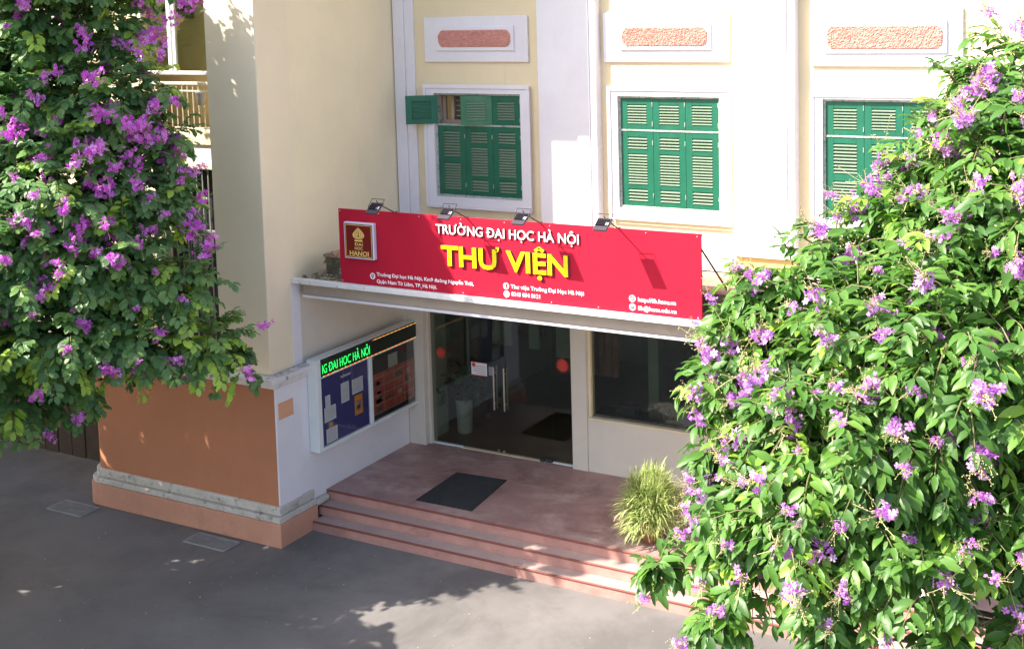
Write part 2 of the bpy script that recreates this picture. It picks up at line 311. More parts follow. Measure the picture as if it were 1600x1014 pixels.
def text_chars(body, size, extrude, bold, width=None, spacing=0.0):
    """letters built one by one; accents, horns, bars and dots are strokes of their own over clean base letters"""
    ex = extrude/size; bo = bold/size; out = []; x = 0
    hs = 0.042 + bo*0.9
    for ch in body:
        d = unicodedata.normalize('NFD', ch); base = d[0]; marks = set(d[1:]); bar = base in '\u0110\u0111'
        base = {'\u0110': 'D', '\u0111': 'd'}.get(base, base)
        v, f, adv = glyph(base, bo, ex)
        if len(v):
            m = MB(); m.add([tuple(p) for p in v], f); lo, hi = v.min(0), v.max(0); cx = (lo[0]+hi[0])/2; top = hi[1]; zf = ex+0.0035; zb = -ex
            def stroke(pts, h=hs):
                for (x0, y0), (x1, y1) in zip(pts[:-1], pts[1:]):
                    L = math.hypot(x1-x0, y1-y0); nx, ny = -(y1-y0)/L*h, (x1-x0)/L*h; ex_, ey_ = (x1-x0)/L*h*0.3, (y1-y0)/L*h*0.3
                    q = [(x0-ex_+nx, y0-ey_+ny), (x0-ex_-nx, y0-ey_-ny), (x1+ex_-nx, y1+ey_-ny), (x1+ex_+nx, y1+ey_+ny)]
                    if ex: m.add([(a_, b_, z_) for z_ in (zb, zf) for a_, b_ in q], [(0, 1, 2, 3), (7, 6, 5, 4), (0, 4, 5, 1), (1, 5, 6, 2), (2, 6, 7, 3), (3, 7, 4, 0)])
                    else: m.add([(a_, b_, zf) for a_, b_ in q], [(0, 1, 2, 3)])
            if '\u0323' in marks:
                r_ = hs*1.25; n = 8; q = [(cx+r_*math.cos(6.2832*i/n), -0.155+r_*math.sin(6.2832*i/n)) for i in range(n)]
                if ex: m.add([(a_, b_, z_) for z_ in (zb, zf) for a_, b_ in q], [tuple(range(n)), tuple(range(2*n-1, n-1, -1))]+[(i, n+i, n+(i+1) % n, (i+1) % n) for i in range(n)])
                else: m.add([(a_, b_, zf) for a_, b_ in q], [tuple(range(n))])
            up = top+0.075
            if '\u0302' in marks: stroke([(cx-0.13, up), (cx, up+0.10), (cx+0.13, up)], hs*0.85)
            if '\u0300' in marks: stroke([(cx-0.10, up+0.12), (cx+0.03, up)])
            if '\u0303' in marks:
                u2 = up+(0.17 if '\u0302' in marks else 0.02); stroke([(cx-0.13, u2), (cx-0.05, u2+0.055), (cx+0.05, u2+0.01), (cx+0.13, u2+0.065)], hs*0.8)
            if '\u031b' in marks:
                hx_ = hi[0]-hs*1.1 if base in 'uU' else hi[0]-hs*2.2; hy = top-hs if base in 'uU' else top-hs*2.6
                stroke([(hx_, hy), (hx_+0.10, hy+0.03), (hx_+0.115, hy+0.13)], hs*0.85); adv += 0.06
            if bar and base == 'D': stroke([(lo[0]-0.06, 0.36), (lo[0]+0.24, 0.36)], hs*0.85)
            if bar and base == 'd': stroke([(hi[0]-0.24, 0.60), (hi[0]+0.06, 0.60)], hs*0.75)
            V = np.array(m.v); V[:, 0] += x; out.append((V, m.f))
        x += adv+spacing
    mn = min(V[:, 0].min() for V, _ in out); mx = max(V[:, 0].max() for V, _ in out); sx = (width/(mx-mn)) if width else size
    return [(np.stack([(V[:, 0]-mn)*sx, V[:, 1]*size, V[:, 2]*size], 1), f) for V, f in out]
def text_mesh(body, size, extrude=0.0, bold=0.0, width=None):
    V = []; F = []; b = 0
    for v, f in text_chars(body, size, extrude, bold, width): V.append(v); F += [tuple(i+b for i in q) for q in f]; b += len(v)
    return np.concatenate(V), F
def lettering(body, x, z, h, y, mat, parent, name='printed_text', width=None, extrude=0.0, bold=0.0, split=False, side=None):
    """text on a plane facing -Y; h = cap height; extruded letters stand proud of y"""
    size = h/0.72; res = []
    if not split:
        v, f = text_mesh(body, size, extrude, bold, width)
        return MB().add([(x+p[0], y-extrude-p[2], z+p[1]) for p in v], f).build(name, [mat], parent)
    for v, f in text_chars(body, size, extrude, bold, width):
        m = MB(); m.v = [(x+p[0], y-extrude-p[2], z+p[1]) for p in v]
        for q in f:
            ys_ = [m.v[i][1] for i in q]; m.f.append(q); m.mi.append(1 if side and max(ys_)-min(ys_) > extrude else 0)
        res.append(m.build(name, [mat] + ([side] if side else []), parent))
    return res

# ------------------------------------------------------------------ ground
g = MB().add([(-60, -60, 0), (60, -60, 0), (60, 60, 0), (-60, 60, 0)], [(0, 1, 2, 3)]).build('asphalt_ground', 'asphalt'); struct(g)

# ------------------------------------------------------------------ library building (facade plane y = 2.7)
FL = 0.48
lib = thing('library_building', 'cream and white two storey library facade with green shutters behind the red sign', 'building', (3.5, 2.7, 0))
GW = [(0.71, 2.38), (4.12, 5.79), (7.35, 9.05)]; GZ = (4.85, 6.58)
wall_holes(-0.10, 12.5, 3.96, 13.5, 2.7, 3.0, [(a, b, GZ[0], GZ[1]) for a, b in GW]).build('upper_wall', 'cream', lib)
# corner pilaster, two broad pilasters with a stepped right edge
B(-0.075, 0.14, 2.64, 2.703, 4.25, 13.5).build('pilaster', 'white', lib, 0.006)
B(0.143, 0.33, 2.665, 2.703, 4.25, 13.5).build('pilaster', 'white', lib, 0.006)
B(-0.075, 0.40, 2.60, 2.703, 3.97, 4.42).build('pilaster_base', 'white', lib, 0.01)
for (a, b, c) in [(2.80, 3.71, 3.82), (6.05, 6.87, 6.985)]:
    B(a, b, 2.50, 2.703, 4.25, 13.5).build('pilaster', 'white', lib, 0.006)
    B(b+0.002, c, 2.515, 2.703, 4.25, 13.5).build('pilaster_step', 'white', lib, 0.006)
    B(a+0.01, c+0.0, 2.56, 2.70, 3.97, 4.247).build('pilaster_base', 'ochre', lib, 0.006)
for a, b in [(3.84, 6.03), (7.0, 12.3)]:
    B(a, b, 2.62, 2.70, 3.97, 4.10).build('wall_skirting', 'white_worn', lib, 0.008)
    B(a, b, 2.655, 2.70, 4.102, 4.22).build('wall_skirting', 'white', lib, 0.008)
# roughcast tablets over the windows
def tablet(x0, x1, z0, z1, ix0, ix1, iz0, iz1, r):
    t = B(x0, x1, 2.655, 2.70, z0, z1).build('wall_panel', 'white', lib, 0.006)
    B(ix0-0.045, ix1+0.055, 2.625, 2.654, iz0-0.06, iz1+0.06).build('panel_border', 'white', t, 0.005)
    nx, nz = 120, 22; ch = 0.10; m = MB(); hh = (iz1-iz0); v = []
    for j in range(nz+1):
        z = iz0 + hh*j/nz; e = min(j, nz-j)/nz*hh; ins = 0 if e > ch*0.85 else ch*(1-math.sqrt(max(0, e/(ch*0.85))))*0.9
        for i in range(nx+1):
            x = (ix0+ins) + (ix1-ix0-2*ins)*i/nx
            d = 0 if j in (0, nz) or i in (0, nx) else r.uniform(0.004, 0.024)
            v.append((x + (r.uniform(-.005, .005) if d else 0), 2.6235-d, z + (r.uniform(-.004, .004) if d else 0)))
    f = [(j*(nx+1)+i, j*(nx+1)+i+1, (j+1)*(nx+1)+i+1, (j+1)*(nx+1)+i) for j in range(nz) for i in range(nx)]
    m.add(v, f).build('roughcast_inlay', 'roughcast', t)
rr = random.Random(3)
tablet(0.55, 2.545, 7.10, 7.845, 0.85, 2.245, 7.345, 7.625, rr)
tablet(3.89, 5.95, 7.10, 7.865, 4.225, 5.62, 7.345, 7.63, rr)
tablet(7.18, 9.27, 7.045, 7.84, 7.418, 9.012, 7.288, 7.614, rr)

# windows with louvred shutters
slat_me = {}
def slat_mesh(wd):
    k = round(wd, 3)
    if k not in slat_me:
        m = MB(); h = 0.030; t = 0.006; dy = 0.020
        v = [(x, y, z) for x in (0, wd) for (y, z) in ((-dy, -h/2), (-dy-t*0.4, -h/2+t), (dy-t*0.4, h/2), (dy, h/2-t))]
        m.add(v, [(0, 1, 2, 3), (7, 6, 5, 4), (0, 4, 5, 1), (1, 5, 6, 2), (2, 6, 7, 3), (3, 7, 4, 0)])
        o = m.build('slat', 'slat'); slat_me[k] = o.data; bpy.data.objects.remove(o)
    return slat_me[k]
def shutter(win, x0, x1, z0, z1, rows, y=2.70, hinge=None, ang=0.0, mat='green', smat=None):
    """leaf in frame coordinates; rows = fractions (z from bottom) of the louvred bays; swung about a vertical hinge"""
    wd, ht = x1-x0, z1-z0; st = 0.105; th = 0.042; m = MB()
    bays = [(z0+a*ht, z0+b*ht) for a, b in rows]
    m.box(x0, x0+st, y, y+th, z0, z1); m.box(x1-st, x1, y, y+th, z0, z1)
    zz = z0
    for a, b in bays + [(z1, None)]:
        m.box(x0+st, x1-st, y+0.002, y+th-0.002, zz, a); zz = b
    yb = y+th-0.008 if not hinge else y+0.010
    m.box(x0+st-0.001, x1-st+0.001, yb, yb+0.004, z0+0.02, z1-0.02)   # backing inside the louvres
    o = m.build('shutter', mat, win, 0.003)
    sl_ = []
    for a, b in bays:
        n = max(1, round((b-a)/0.0455)); p = (b-a)/n
        for i in range(n):
            s = link('slat', slat_mesh(wd-2*st), win, (x0+st-ORG[win.name].x, y+0.012-ORG[win.name].y, a+p*(i+0.5)-ORG[win.name].z)); sl_.append(s)
            if smat: s.data = slat_mesh(wd-2*st).copy(); s.data.materials[0] = MT[smat]
    if hinge:
        hp = Vector((hinge, y, 0)) - ORG[win.name]
        R = Matrix.Translation(Vector((hp.x, hp.y, 0))) @ Matrix.Rotation(ang, 4, 'Z') @ Matrix.Translation(Vector((-hp.x, -hp.y, 0)))
        for s in [o]+sl_: s.matrix_basis = R @ s.matrix_basis
    # two hinges per leaf
    for hz in (z0+0.12*ht+0.03, z1-0.12*ht-0.03):
        if not hinge: MB().tube([(x1-0.006, y-0.005, hz-0.035), (x1-0.006, y-0.005, hz+0.035)], 0.007, 6).build('hinge', 'scuff', win)
    return o
TOP = [(0.17, 0.80)]
def win(k, x0, x1, frame, lowrows, opened=False):
    z0, z1 = GZ
    W_ = MB()
    fx0, fx1, fz0, fz1 = frame
    t = MB()
    t.box(fx0, fx1, 2.635, 2.70, z1+0.003, fz1); t.box(fx0, fx1, 2.635, 2.70, fz0, z0-0.003)
    t.box(fx0, x0-0.003, 2.635, 2.70, z0-0.003, z1+0.003); t.box(x1+0.003, fx1, 2.635, 2.70, z0-0.003, z1+0.003)
    o = t.build('window', 'white', lib)
    # raised outer bead that throws the thin line at the head
    b = MB(); bw = 0.055
    b.box(fx0-0.02, fx1+0.02, 2.612, 2.634, fz1-0.045, fz1+0.02); b.box(fx0-0.02, fx0+bw-0.02, 2.612, 2.634, fz0, fz1-0.048); 
    b.box(fx1-0.03, fx1+0.02, 2.612, 2.634, fz0, fz1-0.048); b.box(fx0-0.02, fx1+0.02, 2.612, 2.634, fz0-0.03, fz0-0.003)
    b.build('frame_bead', 'white', o, 0.004)
    # reveal lining with chipped paint, transom
    f = MB(); f.box(x0, x1, 2.68, 2.80, z1-0.03, z1); f.box(x0, x1, 2.68, 2.80, z0, z0+0.03); f.box(x0, x0+0.03, 2.68, 2.80, z0+0.03, z1-0.03); f.box(x1-0.03, x1, 2.68, 2.80, z0+0.03, z1-0.03)
    zt = z0+0.695*(z1-z0); f.box(x0+0.03, x1-0.03, 2.69, 2.79, zt-0.014, zt+0.014)
    f.build('timber_lining', 'scuff', o, 0.003)
    c = [x0+0.034+(x1-x0-0.068)*i/3 for i in range(4)]
    for i in range(3):
        if not (opened and i in (0, 1)): shutter(o, c[i]+0.002, c[i+1]-0.002, zt+0.017, z1-0.034, TOP)
        shutter(o, c[i]+0.002, c[i+1]-0.002, z0+0.034, zt-0.017, lowrows[i])
    if opened:
        shutter(o, c[0]+0.002, c[1]-0.002, zt+0.017, z1-0.034, TOP, hinge=c[0], ang=rad(-148), smat='green_old')
        shutter(o, c[1]+0.002, c[2]-0.002, zt+0.017, z1-0.034, TOP, hinge=c[2], ang=rad(17), mat='green_old')
    # inner casement seen behind
    f = MB()
    for a in (x0+0.03, x0+0.20, x0+0.55, x0+0.62, x1-0.6, x1-0.1): f.box(a, a+0.06, 2.86, 2.92, z0, z1)
    f.box(x0, x1, 2.85, 2.93, zt+0.0, zt+0.07); f.box(x0, x1, 2.86, 2.92, z1-0.06, z1)
    f.build('inner_casement', 'timber', o, 0.003)
    f = MB()
    for i in range(5): f.box(x0+0.2, x1-0.2, 2.935, 2.943, zt+0.13+i*0.085, zt+0.138+i*0.085)
    f.build('window_bar', 'alu', o)
    B(x0, x1, 2.96, 2.966, z0, z1).build('pane', 'glass', o)
    B(x0-0.05, x1+0.05, 3.25, 3.27, z0-0.1, z1+0.1).build('inner_blind', 'picture_paper', o)
    return o
L3 = [(0.055, 0.225), (0.285, 0.70), (0.76, 0.925)]
L2 = [(0.075, 0.46), (0.55, 0.925)]
win(0, 0.71, 2.38, (0.53, 2.545, 4.69, 6.71), [L2, L3, L3], opened=True)
win(1, 4.12, 5.79, (3.97, 5.96, 4.69, 6.71), [L3, L3, L3])
win(2, 7.35, 9.05, (7.19, 9.25, 4.65, 6.66), [L2, L3, L3])

# ground floor front wall under the canopy (face y = 2.72) with door and window openings
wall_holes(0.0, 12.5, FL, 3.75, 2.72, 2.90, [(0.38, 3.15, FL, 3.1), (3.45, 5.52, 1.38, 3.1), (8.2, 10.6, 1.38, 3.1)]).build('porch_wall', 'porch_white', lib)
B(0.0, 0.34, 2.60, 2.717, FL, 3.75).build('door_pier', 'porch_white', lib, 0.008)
B(3.16, 3.44, 2.695, 2.717, FL, 3.75).build('door_pier', 'porch_white', lib, 0.005)
f = MB(); f.box(3.45, 5.52, 2.70, 2.90, 1.34, 1.378); f.box(3.45, 3.50, 2.735, 2.88, 1.38, 3.1); f.box(5.47, 5.52, 2.735, 2.88, 1.38, 3.1)
f.build('window_frame', 'cream_dirty', lib, 0.005)
B(3.50, 5.47, 2.80, 2.812, 1.38, 3.1).build('shop_window_pane', 'glass', lib)
B(8.2, 10.6, 2.80, 2.812, 1.38, 3.1).build('shop_window_pane', 'glass', lib)
# canopy slab: fascia, recessed beam, white moulding, grimy top
can = B(-0.005, 9.6, -0.10, 2.698, 3.885, 3.955).build('canopy', 'canopy_top', lib, 0.01)
B(-0.08, 9.6, -0.19, -0.103, 3.885, 3.965).build('canopy_fascia', 'fascia', lib, 0.008)
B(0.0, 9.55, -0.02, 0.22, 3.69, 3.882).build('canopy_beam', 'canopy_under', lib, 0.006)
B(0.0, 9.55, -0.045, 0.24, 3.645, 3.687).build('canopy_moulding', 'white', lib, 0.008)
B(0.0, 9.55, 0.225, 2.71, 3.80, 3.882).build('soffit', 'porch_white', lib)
# low upstand with coping, standing on the canopy behind the sign
uf = MB(); uf.box(0.20, 7.3, 0.30, 0.62, 3.956, 4.22); uf.build('upstand', 'moss', lib, 0.02, seg=2)
B(0.18, 7.35, 0.27, 1.05, 4.222, 4.262).build('upstand_coping', 'coping', lib, 0.01)
mo = MB(); r2 = random.Random(5)
def clod(m, x, y, z, s, r):
    n = 6; v = [(x, y, z+s*0.7)] + [(x+s*math.cos(a)*r.uniform(.6, 1.2), y+s*math.sin(a)*r.uniform(.6, 1.2), z+r.uniform(-.1, .25)*s) for a in [6.283*i/n for i in range(n)]]
    m.add(v, [(0, 1+i, 1+(i+1) % n) for i in range(n)])
for i in range(150):
    x = r2.choice([r2.uniform(-0.05, 0.75), r2.uniform(6.6, 7.6), r2.uniform(0.0, 8.5)]); clod(mo, x, r2.uniform(-0.09, 0.26), 3.957, r2.uniform(0.01, 0.045), r2)
for i in range(60): clod(mo, 0.20+r2.uniform(-.03, .05), r2.uniform(0.28, 0.62), r2.uniform(3.97, 4.25), r2.uniform(0.02, 0.04), r2)
for i in range(60): clod(mo, r2.uniform(0.17, 0.45), r2.uniform(0.26, 0.4), 4.25, r2.uniform(0.015, 0.035), r2)
stuff(mo.build('canopy_moss', 'moss', lib))
# right hand side of the porch
B(9.3, 9.6, -0.0, 2.70, FL, 3.64).build('porch_end_pier', 'white', lib, 0.01)
for x, y0, y1 in [(6.35, 2.58, 2.715), (7.6, 2.6, 2.715)]:
    B(x, x+0.4, y0, y1, FL, 3.79).build('wall_pier', 'white', lib, 0.008)
B(-0.2, 12.5, -0.2, 3.4, 13.502, 13.6).build('roof_edge', 'white', lib)

# glass entrance
SE = [0.38, 0.74, 1.77, 2.75, 3.15]
for i in range(4):
    p = B(SE[i]+0.004, SE[i+1]-0.004, 2.79, 2.802, FL+0.03, 3.1).build('glass_door' if i in (1, 2) else 'side_light', 'glass', lib)
    if i in (1, 2):
        hx = (1.66, 1.86)[i-1]
        for yy in (2.745, 2.845): MB().tube([(hx, yy, 1.25), (hx, yy, 1.98)], 0.014, 8).build('handle', 'steel', p)
        for zz in (1.35, 1.88): MB().tube([(hx, 2.745, zz), (hx, 2.845, zz)], 0.008, 6).build('handle_bolt', 'steel', p)
        B((1.70, 1.80)[i-1]-0.02, (1.70, 1.80)[i-1]+0.02, 2.78, 2.812, FL+0.035, FL+0.07).build('patch_lock', 'steel', p)
for a, b in [(0.36, 0.98), (2.75, 3.15)]: B(a, b, 2.76, 2.83, FL+0.001, FL+0.03).build('threshold_rail', 'alu', lib, 0.004)
B(0.98, 2.75, 2.75, 2.84, FL+0.001, FL+0.012).build('threshold', 'cream_dirty', lib)
d = MB(); d.box(2.52, 2.60, 2.73, 2.785, FL+0.012, FL+0.05); d.box(2.62, 2.74, 2.735, 2.785, FL+0.012, FL+0.07); d.build('floor_spring', 'lamp', lib, 0.005)

# dim reading room behind the glass
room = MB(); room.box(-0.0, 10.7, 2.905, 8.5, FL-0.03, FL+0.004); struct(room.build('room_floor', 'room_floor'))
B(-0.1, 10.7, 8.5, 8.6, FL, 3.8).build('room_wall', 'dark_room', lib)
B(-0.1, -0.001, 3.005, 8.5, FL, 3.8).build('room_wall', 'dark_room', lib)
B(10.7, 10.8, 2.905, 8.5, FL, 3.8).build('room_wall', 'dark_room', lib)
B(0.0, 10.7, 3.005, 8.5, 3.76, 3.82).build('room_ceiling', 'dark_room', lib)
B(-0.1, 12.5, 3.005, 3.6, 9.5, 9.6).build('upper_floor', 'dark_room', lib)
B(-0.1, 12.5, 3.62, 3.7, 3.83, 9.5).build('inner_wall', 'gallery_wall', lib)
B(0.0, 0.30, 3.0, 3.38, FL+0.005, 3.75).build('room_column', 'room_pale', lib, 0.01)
for x, y, ww, z0, z1, mt in [(0.25, 5.0, 0.42, 1.65, 3.2, 'picture_paper'), (1.3, 5.6, 0.28, 1.35, 3.3, 'picture_paper'), (0.7, 5.6, 0.22, 1.45, 3.3, 'room_pale'), (2.35, 5.2, 0.35, 2.05, 2.4, 'pot_white')]:
    tag(B(x, x+ww, y, y+0.05, z0, z1).build('hanging_banner', mt), {0.25: 'pale banner hanging in the dim room above the potted plant', 1.3: 'widest pale banner hanging behind the two door handles', 0.7: 'narrow pale banner left of the widest one behind the glass doors', 2.35: 'small pale notice hanging high behind the right glass door'}[x], 'banner')
tag(B(-0.35+0.4, 0.65, 6.3, 6.35, 1.5, 3.0).build('wall_hanging', 'curtain'), 'dark red hanging on the far wall behind the glass doors', 'banner')
cu = MB(); pts = [(3.0+0.018*i, 3.15+0.03*math.sin(i*0.9)) for i in range(46)]
for (a, b), (c, e) in zip(pts[:-1], pts[1:]): cu.add([(a, b, 1.95), (c, e, 1.95), (c, e, 3.7), (a, b, 3.7)], [(0, 1, 2, 3)])
tag(cu.build('curtain', 'curtain', smooth=True), 'brown curtain hanging inside the left end of the wide shop window', 'curtain')
B(3.75, 3.95, 4.4, 4.6, FL+0.005, 3.75).build('room_column', 'room_pale', lib, 0.01)
for i, (x, ww, h) in enumerate([(3.7, 0.5, 0.16), (4.35, 0.4, 0.22), (4.9, 0.45, 0.14)]):
    q = MB(); r3 = random.Random(i)
    for k in range(6): q.box(x+r3.uniform(0, ww-0.14), x+ww*r3.uniform(0.55, 1), 2.96+r3.uniform(0, .12), 3.18, 1.395, 1.40+h*r3.uniform(.4, 1))
    tag(q.build('stacked_books', ['board_dark', 'lamp', 'navy'][i]), ['dark pile of books at the left end of the window sill', 'taller dark pile of books at the middle of the window sill', 'low navy pile of books at the right end of the window sill'][i], 'books')
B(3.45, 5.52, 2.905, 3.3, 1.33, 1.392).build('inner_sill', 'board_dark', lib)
# potted plant inside
pp = thing('potted_plant', 'leafy plant in a tall white vase behind the left glass door', 'potted plant', (0.60, 3.45, FL+0.005))
MB().lathe((0.60, 3.45, FL+0.005), [(0.12, 0), (0.13, 0.02), (0.155, 0.55), (0.19, 0.62), (0.17, 0.62), (0.13, 0.55)], 20).build('pot', 'pot_white', pp, smooth=True)

# ------------------------------------------------------------------ porch floor and steps
st = thing('entrance_steps', 'three low red terrazzo steps leading up to the glass doors', 'steps', (4.5, 0.0, 0))
SX0, SX1 = 0.03, 10.5
STEP = [(-0.145, 0.16), (0.09, 0.32), (0.315, 0.48)]
B(0.0, 12.5, 0.325, 2.745, 0.0, FL).build('porch_floor', 'terrazzo', st, 0.004)
ys = [-0.145, 0.09, 0.315, 0.325]
for i, (y, z) in enumerate(STEP):
    o = B(0.105 if i == 0 else SX0, SX1, y+0.018, ys[i+1]+0.016, 0.0 if i == 0 else STEP[i-1][1]+0.001, z-0.002).build('step', ['tread', 'tread', 'terrazzo'][i], st)
    B(0.105 if i == 0 else SX0, SX1, y+0.006, y+0.0175, (0.0 if i == 0 else STEP[i-1][1])+0.001, z-0.03).build('riser', 'riser', o)
    B(0.105 if i == 0 else SX0, SX1, y-0.006, y+0.0175, z-0.029, z+0.001).build('nosing', 'nosing', o, 0.006)
q = MB(); q.box(-0.0, 0.10, 0.0, 0.30, 0.33, 0.44); q.build('mortar_lump', 'stained_band', st, 0.04, seg=2)
tag(MB().prism([(1.56, 0.55), (2.57, 0.56), (2.43, 1.82), (1.52, 1.76)], FL+0.001, FL+0.013, axis='z').build('door_mat', 'mat'), 'dark grey rubber door mat lying on the red porch floor', 'door mat')

mt_ = bpy.data.objects['door_mat']
mm = MB(); P4 = [(1.60, 0.59), (2.53, 0.60), (2.40, 1.78), (1.56, 1.72)]
for i in range(26):
    t = (i+0.5)/26; a = [P4[0][k]+(P4[3][k]-P4[0][k])*t for k in (0, 1)]; b = [P4[1][k]+(P4[2][k]-P4[1][k])*t for k in (0, 1)]
    mm.tube([(a[0], a[1], FL+0.013), (b[0], b[1], FL+0.013)], 0.008, 5)
stuff(mm.build('mat_rib', 'mat', mt_))

# ------------------------------------------------------------------ wing with the tall column and orange dado
wg = thing('wing_building', 'cream wing with tall column, orange ground floor wall and weathered ledge', 'building', (-2.0, -0.75, 0))
# ground floor wall: orange front, white side
def lshape(x0, x1, y0, y1, z0, z1, rnd=0.25, n=6):
    p = [(x1, y0), (x1, y1), (x0, y1)] + [(x0+rnd-rnd*math.cos(a), y0+rnd-rnd*math.sin(a)) for a in [math.pi/2*i/n for i in range(n+1)]]
    return MB().prism(p, z0, z1, axis='z')
lshape(-3.98, -0.004, -0.76, 3.2, 0.30, 2.42).build('dado_wall', 'orange', wg)
B(-0.003, 0.0, -0.765, 2.60, 0.3, 2.47).build('side_skin', 'white', wg)
B(-0.002, 0.022, -0.765, -0.26, 0.60, 2.41).build('side_pilaster', 'white', wg, 0.005)
B(0.0225, 0.028, -0.715, -0.385, 1.92, 2.175).build('orange_tile', 'salmon_tile', wg)
lshape(-4.08, 0.10, -0.87, 0.0, 0.0, 0.37).build('plinth', 'salmon', wg, 0.01)
lshape(-4.06, 0.085, -0.855, 0.0, 0.372, 0.46).build('plinth_band', 'stained_band', wg, 0.012, seg=2)
lshape(-4.02, 0.045, -0.80, 0.0, 0.462, 0.60).build('plinth_band', 'stained_band', wg, 0.02, seg=2)
lshape(-4.10, 0.05, -0.82, 2.60, 2.42, 2.50).build('ledge', 'white_worn', wg, 0.012, seg=2)
lshape(-4.16, 0.09, -0.87, 2.60, 2.502, 2.59).build('ledge', 'white_worn', wg, 0.015, seg=2)
# broken plaster along the ledge
lm = MB(); r4 = random.Random(8)
for i in range(60): clod(lm, r4.uniform(-0.1, 0.08), r4.uniform(-0.86, 0.4), 2.592, r4.uniform(0.008, 0.03), r4)
stuff(lm.build('plaster_crumbs', 'stained_band', wg))
# column and upper side wall
B(-1.06, -0.085, -0.73, 0.0, 2.592, 14.5).build('column', 'cream_column', wg, 0.01)
wall_holes(-0.13, 2.70, 3.0, 14.0, 0.0, 0.1, []) if False else None
B(-0.35, -0.10, 0.003, 2.72, 3.885, 14.0).build('upper_side_wall', 'cream_side', wg)
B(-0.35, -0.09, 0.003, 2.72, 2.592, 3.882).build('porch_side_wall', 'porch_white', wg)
B(-0.0845, -0.079, -0.20, 0.0, 2.6, 3.88).build('porch_side_wall', 'white', wg)
B(-4.3, 0.30, -1.05, 2.69, 10.95, 13.2).build('parapet', 'white', wg, 0.02)
B(-4.2, 0.18, -0.95, 2.69, 10.72, 10.948).build('parapet', 'white', wg, 0.02)
# gallery left of the column (plane y = -0.4)
B(-4.0, -1.062, -0.45, 0.498, 5.98, 6.16).build('gallery_slab', 'cream_dirty', wg, 0.01)
B(-4.0, -1.062, -0.40, -0.30, 5.70, 5.978).build('gallery_edge', 'white', wg, 0.01)
B(-4.0, -1.062, -0.46, -0.28, 5.60, 5.698).build('gallery_edge', 'cream_dirty', wg, 0.01)
B(-4.0, -1.062, 0.5, 0.6, 2.6, 11).build('gallery_back_wall', 'gallery_wall', wg)
B(-4.0, -2.80, -0.42, -0.2, 6.2, 10.7).build('gallery_wall', 'cream', wg, 0.01)
B(-4.0, -2.50, -0.42, -0.2, 2.6, 5.598).build('gallery_wall', 'cream', wg, 0.01)
B(-4.0, -3.8, -0.19, 0.49, 2.6, 10.7).build('gallery_wall', 'cream', wg, 0.01)
rl = B(-2.80, -1.062, -0.42, -0.36, 6.90, 6.95).build('railing', 'rail_cream', wg, 0.01)
B(-2.80, -1.062, -0.405, -0.375, 6.80, 6.82).build('rail', 'rail_cream', rl); B(-2.80, -1.062, -0.405, -0.375, 6.22, 6.245).build('rail', 'rail_cream', rl)
for i in range(15): MB().tube([(-1.12-i*0.115, -0.39, 6.161), (-1.12-i*0.115, -0.39, 6.90)], 0.009, 6).build('bar', 'rail_cream', rl)
fr = MB()
for a, b in [(-2.78, -2.70), (-2.15, -2.07), (-2.04, -1.98), (-1.10, -1.064)]: fr.box(a, b, -0.42, -0.37, 7.12, 10.6)
fr.box(-2.78, -1.064, -0.415, -0.375, 7.06, 7.118); wfr = fr.build('sliding_window', 'alu', wg, 0.006)
for a, b in [(-2.70, -2.15), (-1.98, -1.10)]: B(a, b, -0.40, -0.394, 7.12, 10.6).build('pane', 'glass', wfr)
gr = B(-2.48, -1.064, -0.40, -0.36, 4.60, 4.64).build('iron_grille', 'grille', wg)
B(-2.48, -1.064, -0.40, -0.36, 4.56, 4.575).build('rail', 'grille', gr)
for i in range(12):
    x = -1.12-i*0.12
    MB().tube([(x, -0.38, 2.6), (x, -0.38, 5.6)], 0.010, 6).build('bar', 'grille', gr)
    if i % 3 == 1:
        for zz in (4.1, 5.12): B(x-0.03, x+0.09, -0.392, -0.368, zz, zz+0.035).build('collar', 'grille', gr)
B(-2.48, -1.064, -0.10, -0.05, 2.6, 5.59).build('dark_shutter', 'board_dark', wg)
# pictures on the gallery wall, planter on the rail
def picture(x0, x1, z0, z1, y, label, kind):
    p = thing('picture', label, 'picture', ((x0+x1)/2, y, z0))
    B(x0, x1, y-0.03, y, z0, z1).build('frame', 'picture_ink', p, 0.005)
    B(x0+0.05, x1-0.05, y-0.036, y-0.031, z0+0.05, z1-0.05).build('sheet', 'picture_paper', p)
    m = MB(); w_, h_ = x1-x0, z1-z0
    if kind == 0:
        for i in range(5): m.box(x0+w_*(0.2+0.13*i), x0+w_*(0.26+0.13*i), y-0.040, y-0.037, z0+h_*0.25, z0+h_*0.65)
        m.prism([(x0+w_*.12, z0+h_*.67), (x1-w_*.12, z0+h_*.67), (x0+w_*.5, z0+h_*.85)], y-0.040, y-0.037)
    else:
        m.prism([(x0+w_*.22, z0+h_*.15), (x1-w_*.22, z0+h_*.15), (x0+w_*.56, z0+h_*.55), (x0+w_*.5, z0+h_*.95), (x0+w_*.44, z0+h_*.55)], y-0.040, y-0.037)
    m.build('drawing', 'picture_ink', p)
picture(-3.50, -3.10, 7.72, 8.30, 0.49, 'framed drawing of a columned hall behind the left window pane', 0)
picture(-2.88, -2.46, 7.92, 8.75, 0.49, 'framed drawing of a pointed tower behind the right window pane', 1)
pl = thing('planter', 'small white planter hanging on the cream balcony railing', 'planter', (-1.42, -0.47, 6.62))
MB().lathe((-1.42, -0.50, 6.60), [(0.05, 0), (0.075, 0.18), (0.085, 0.2), (0.07, 0.2)], 14).build('pot', 'pot_white', pl, smooth=True)

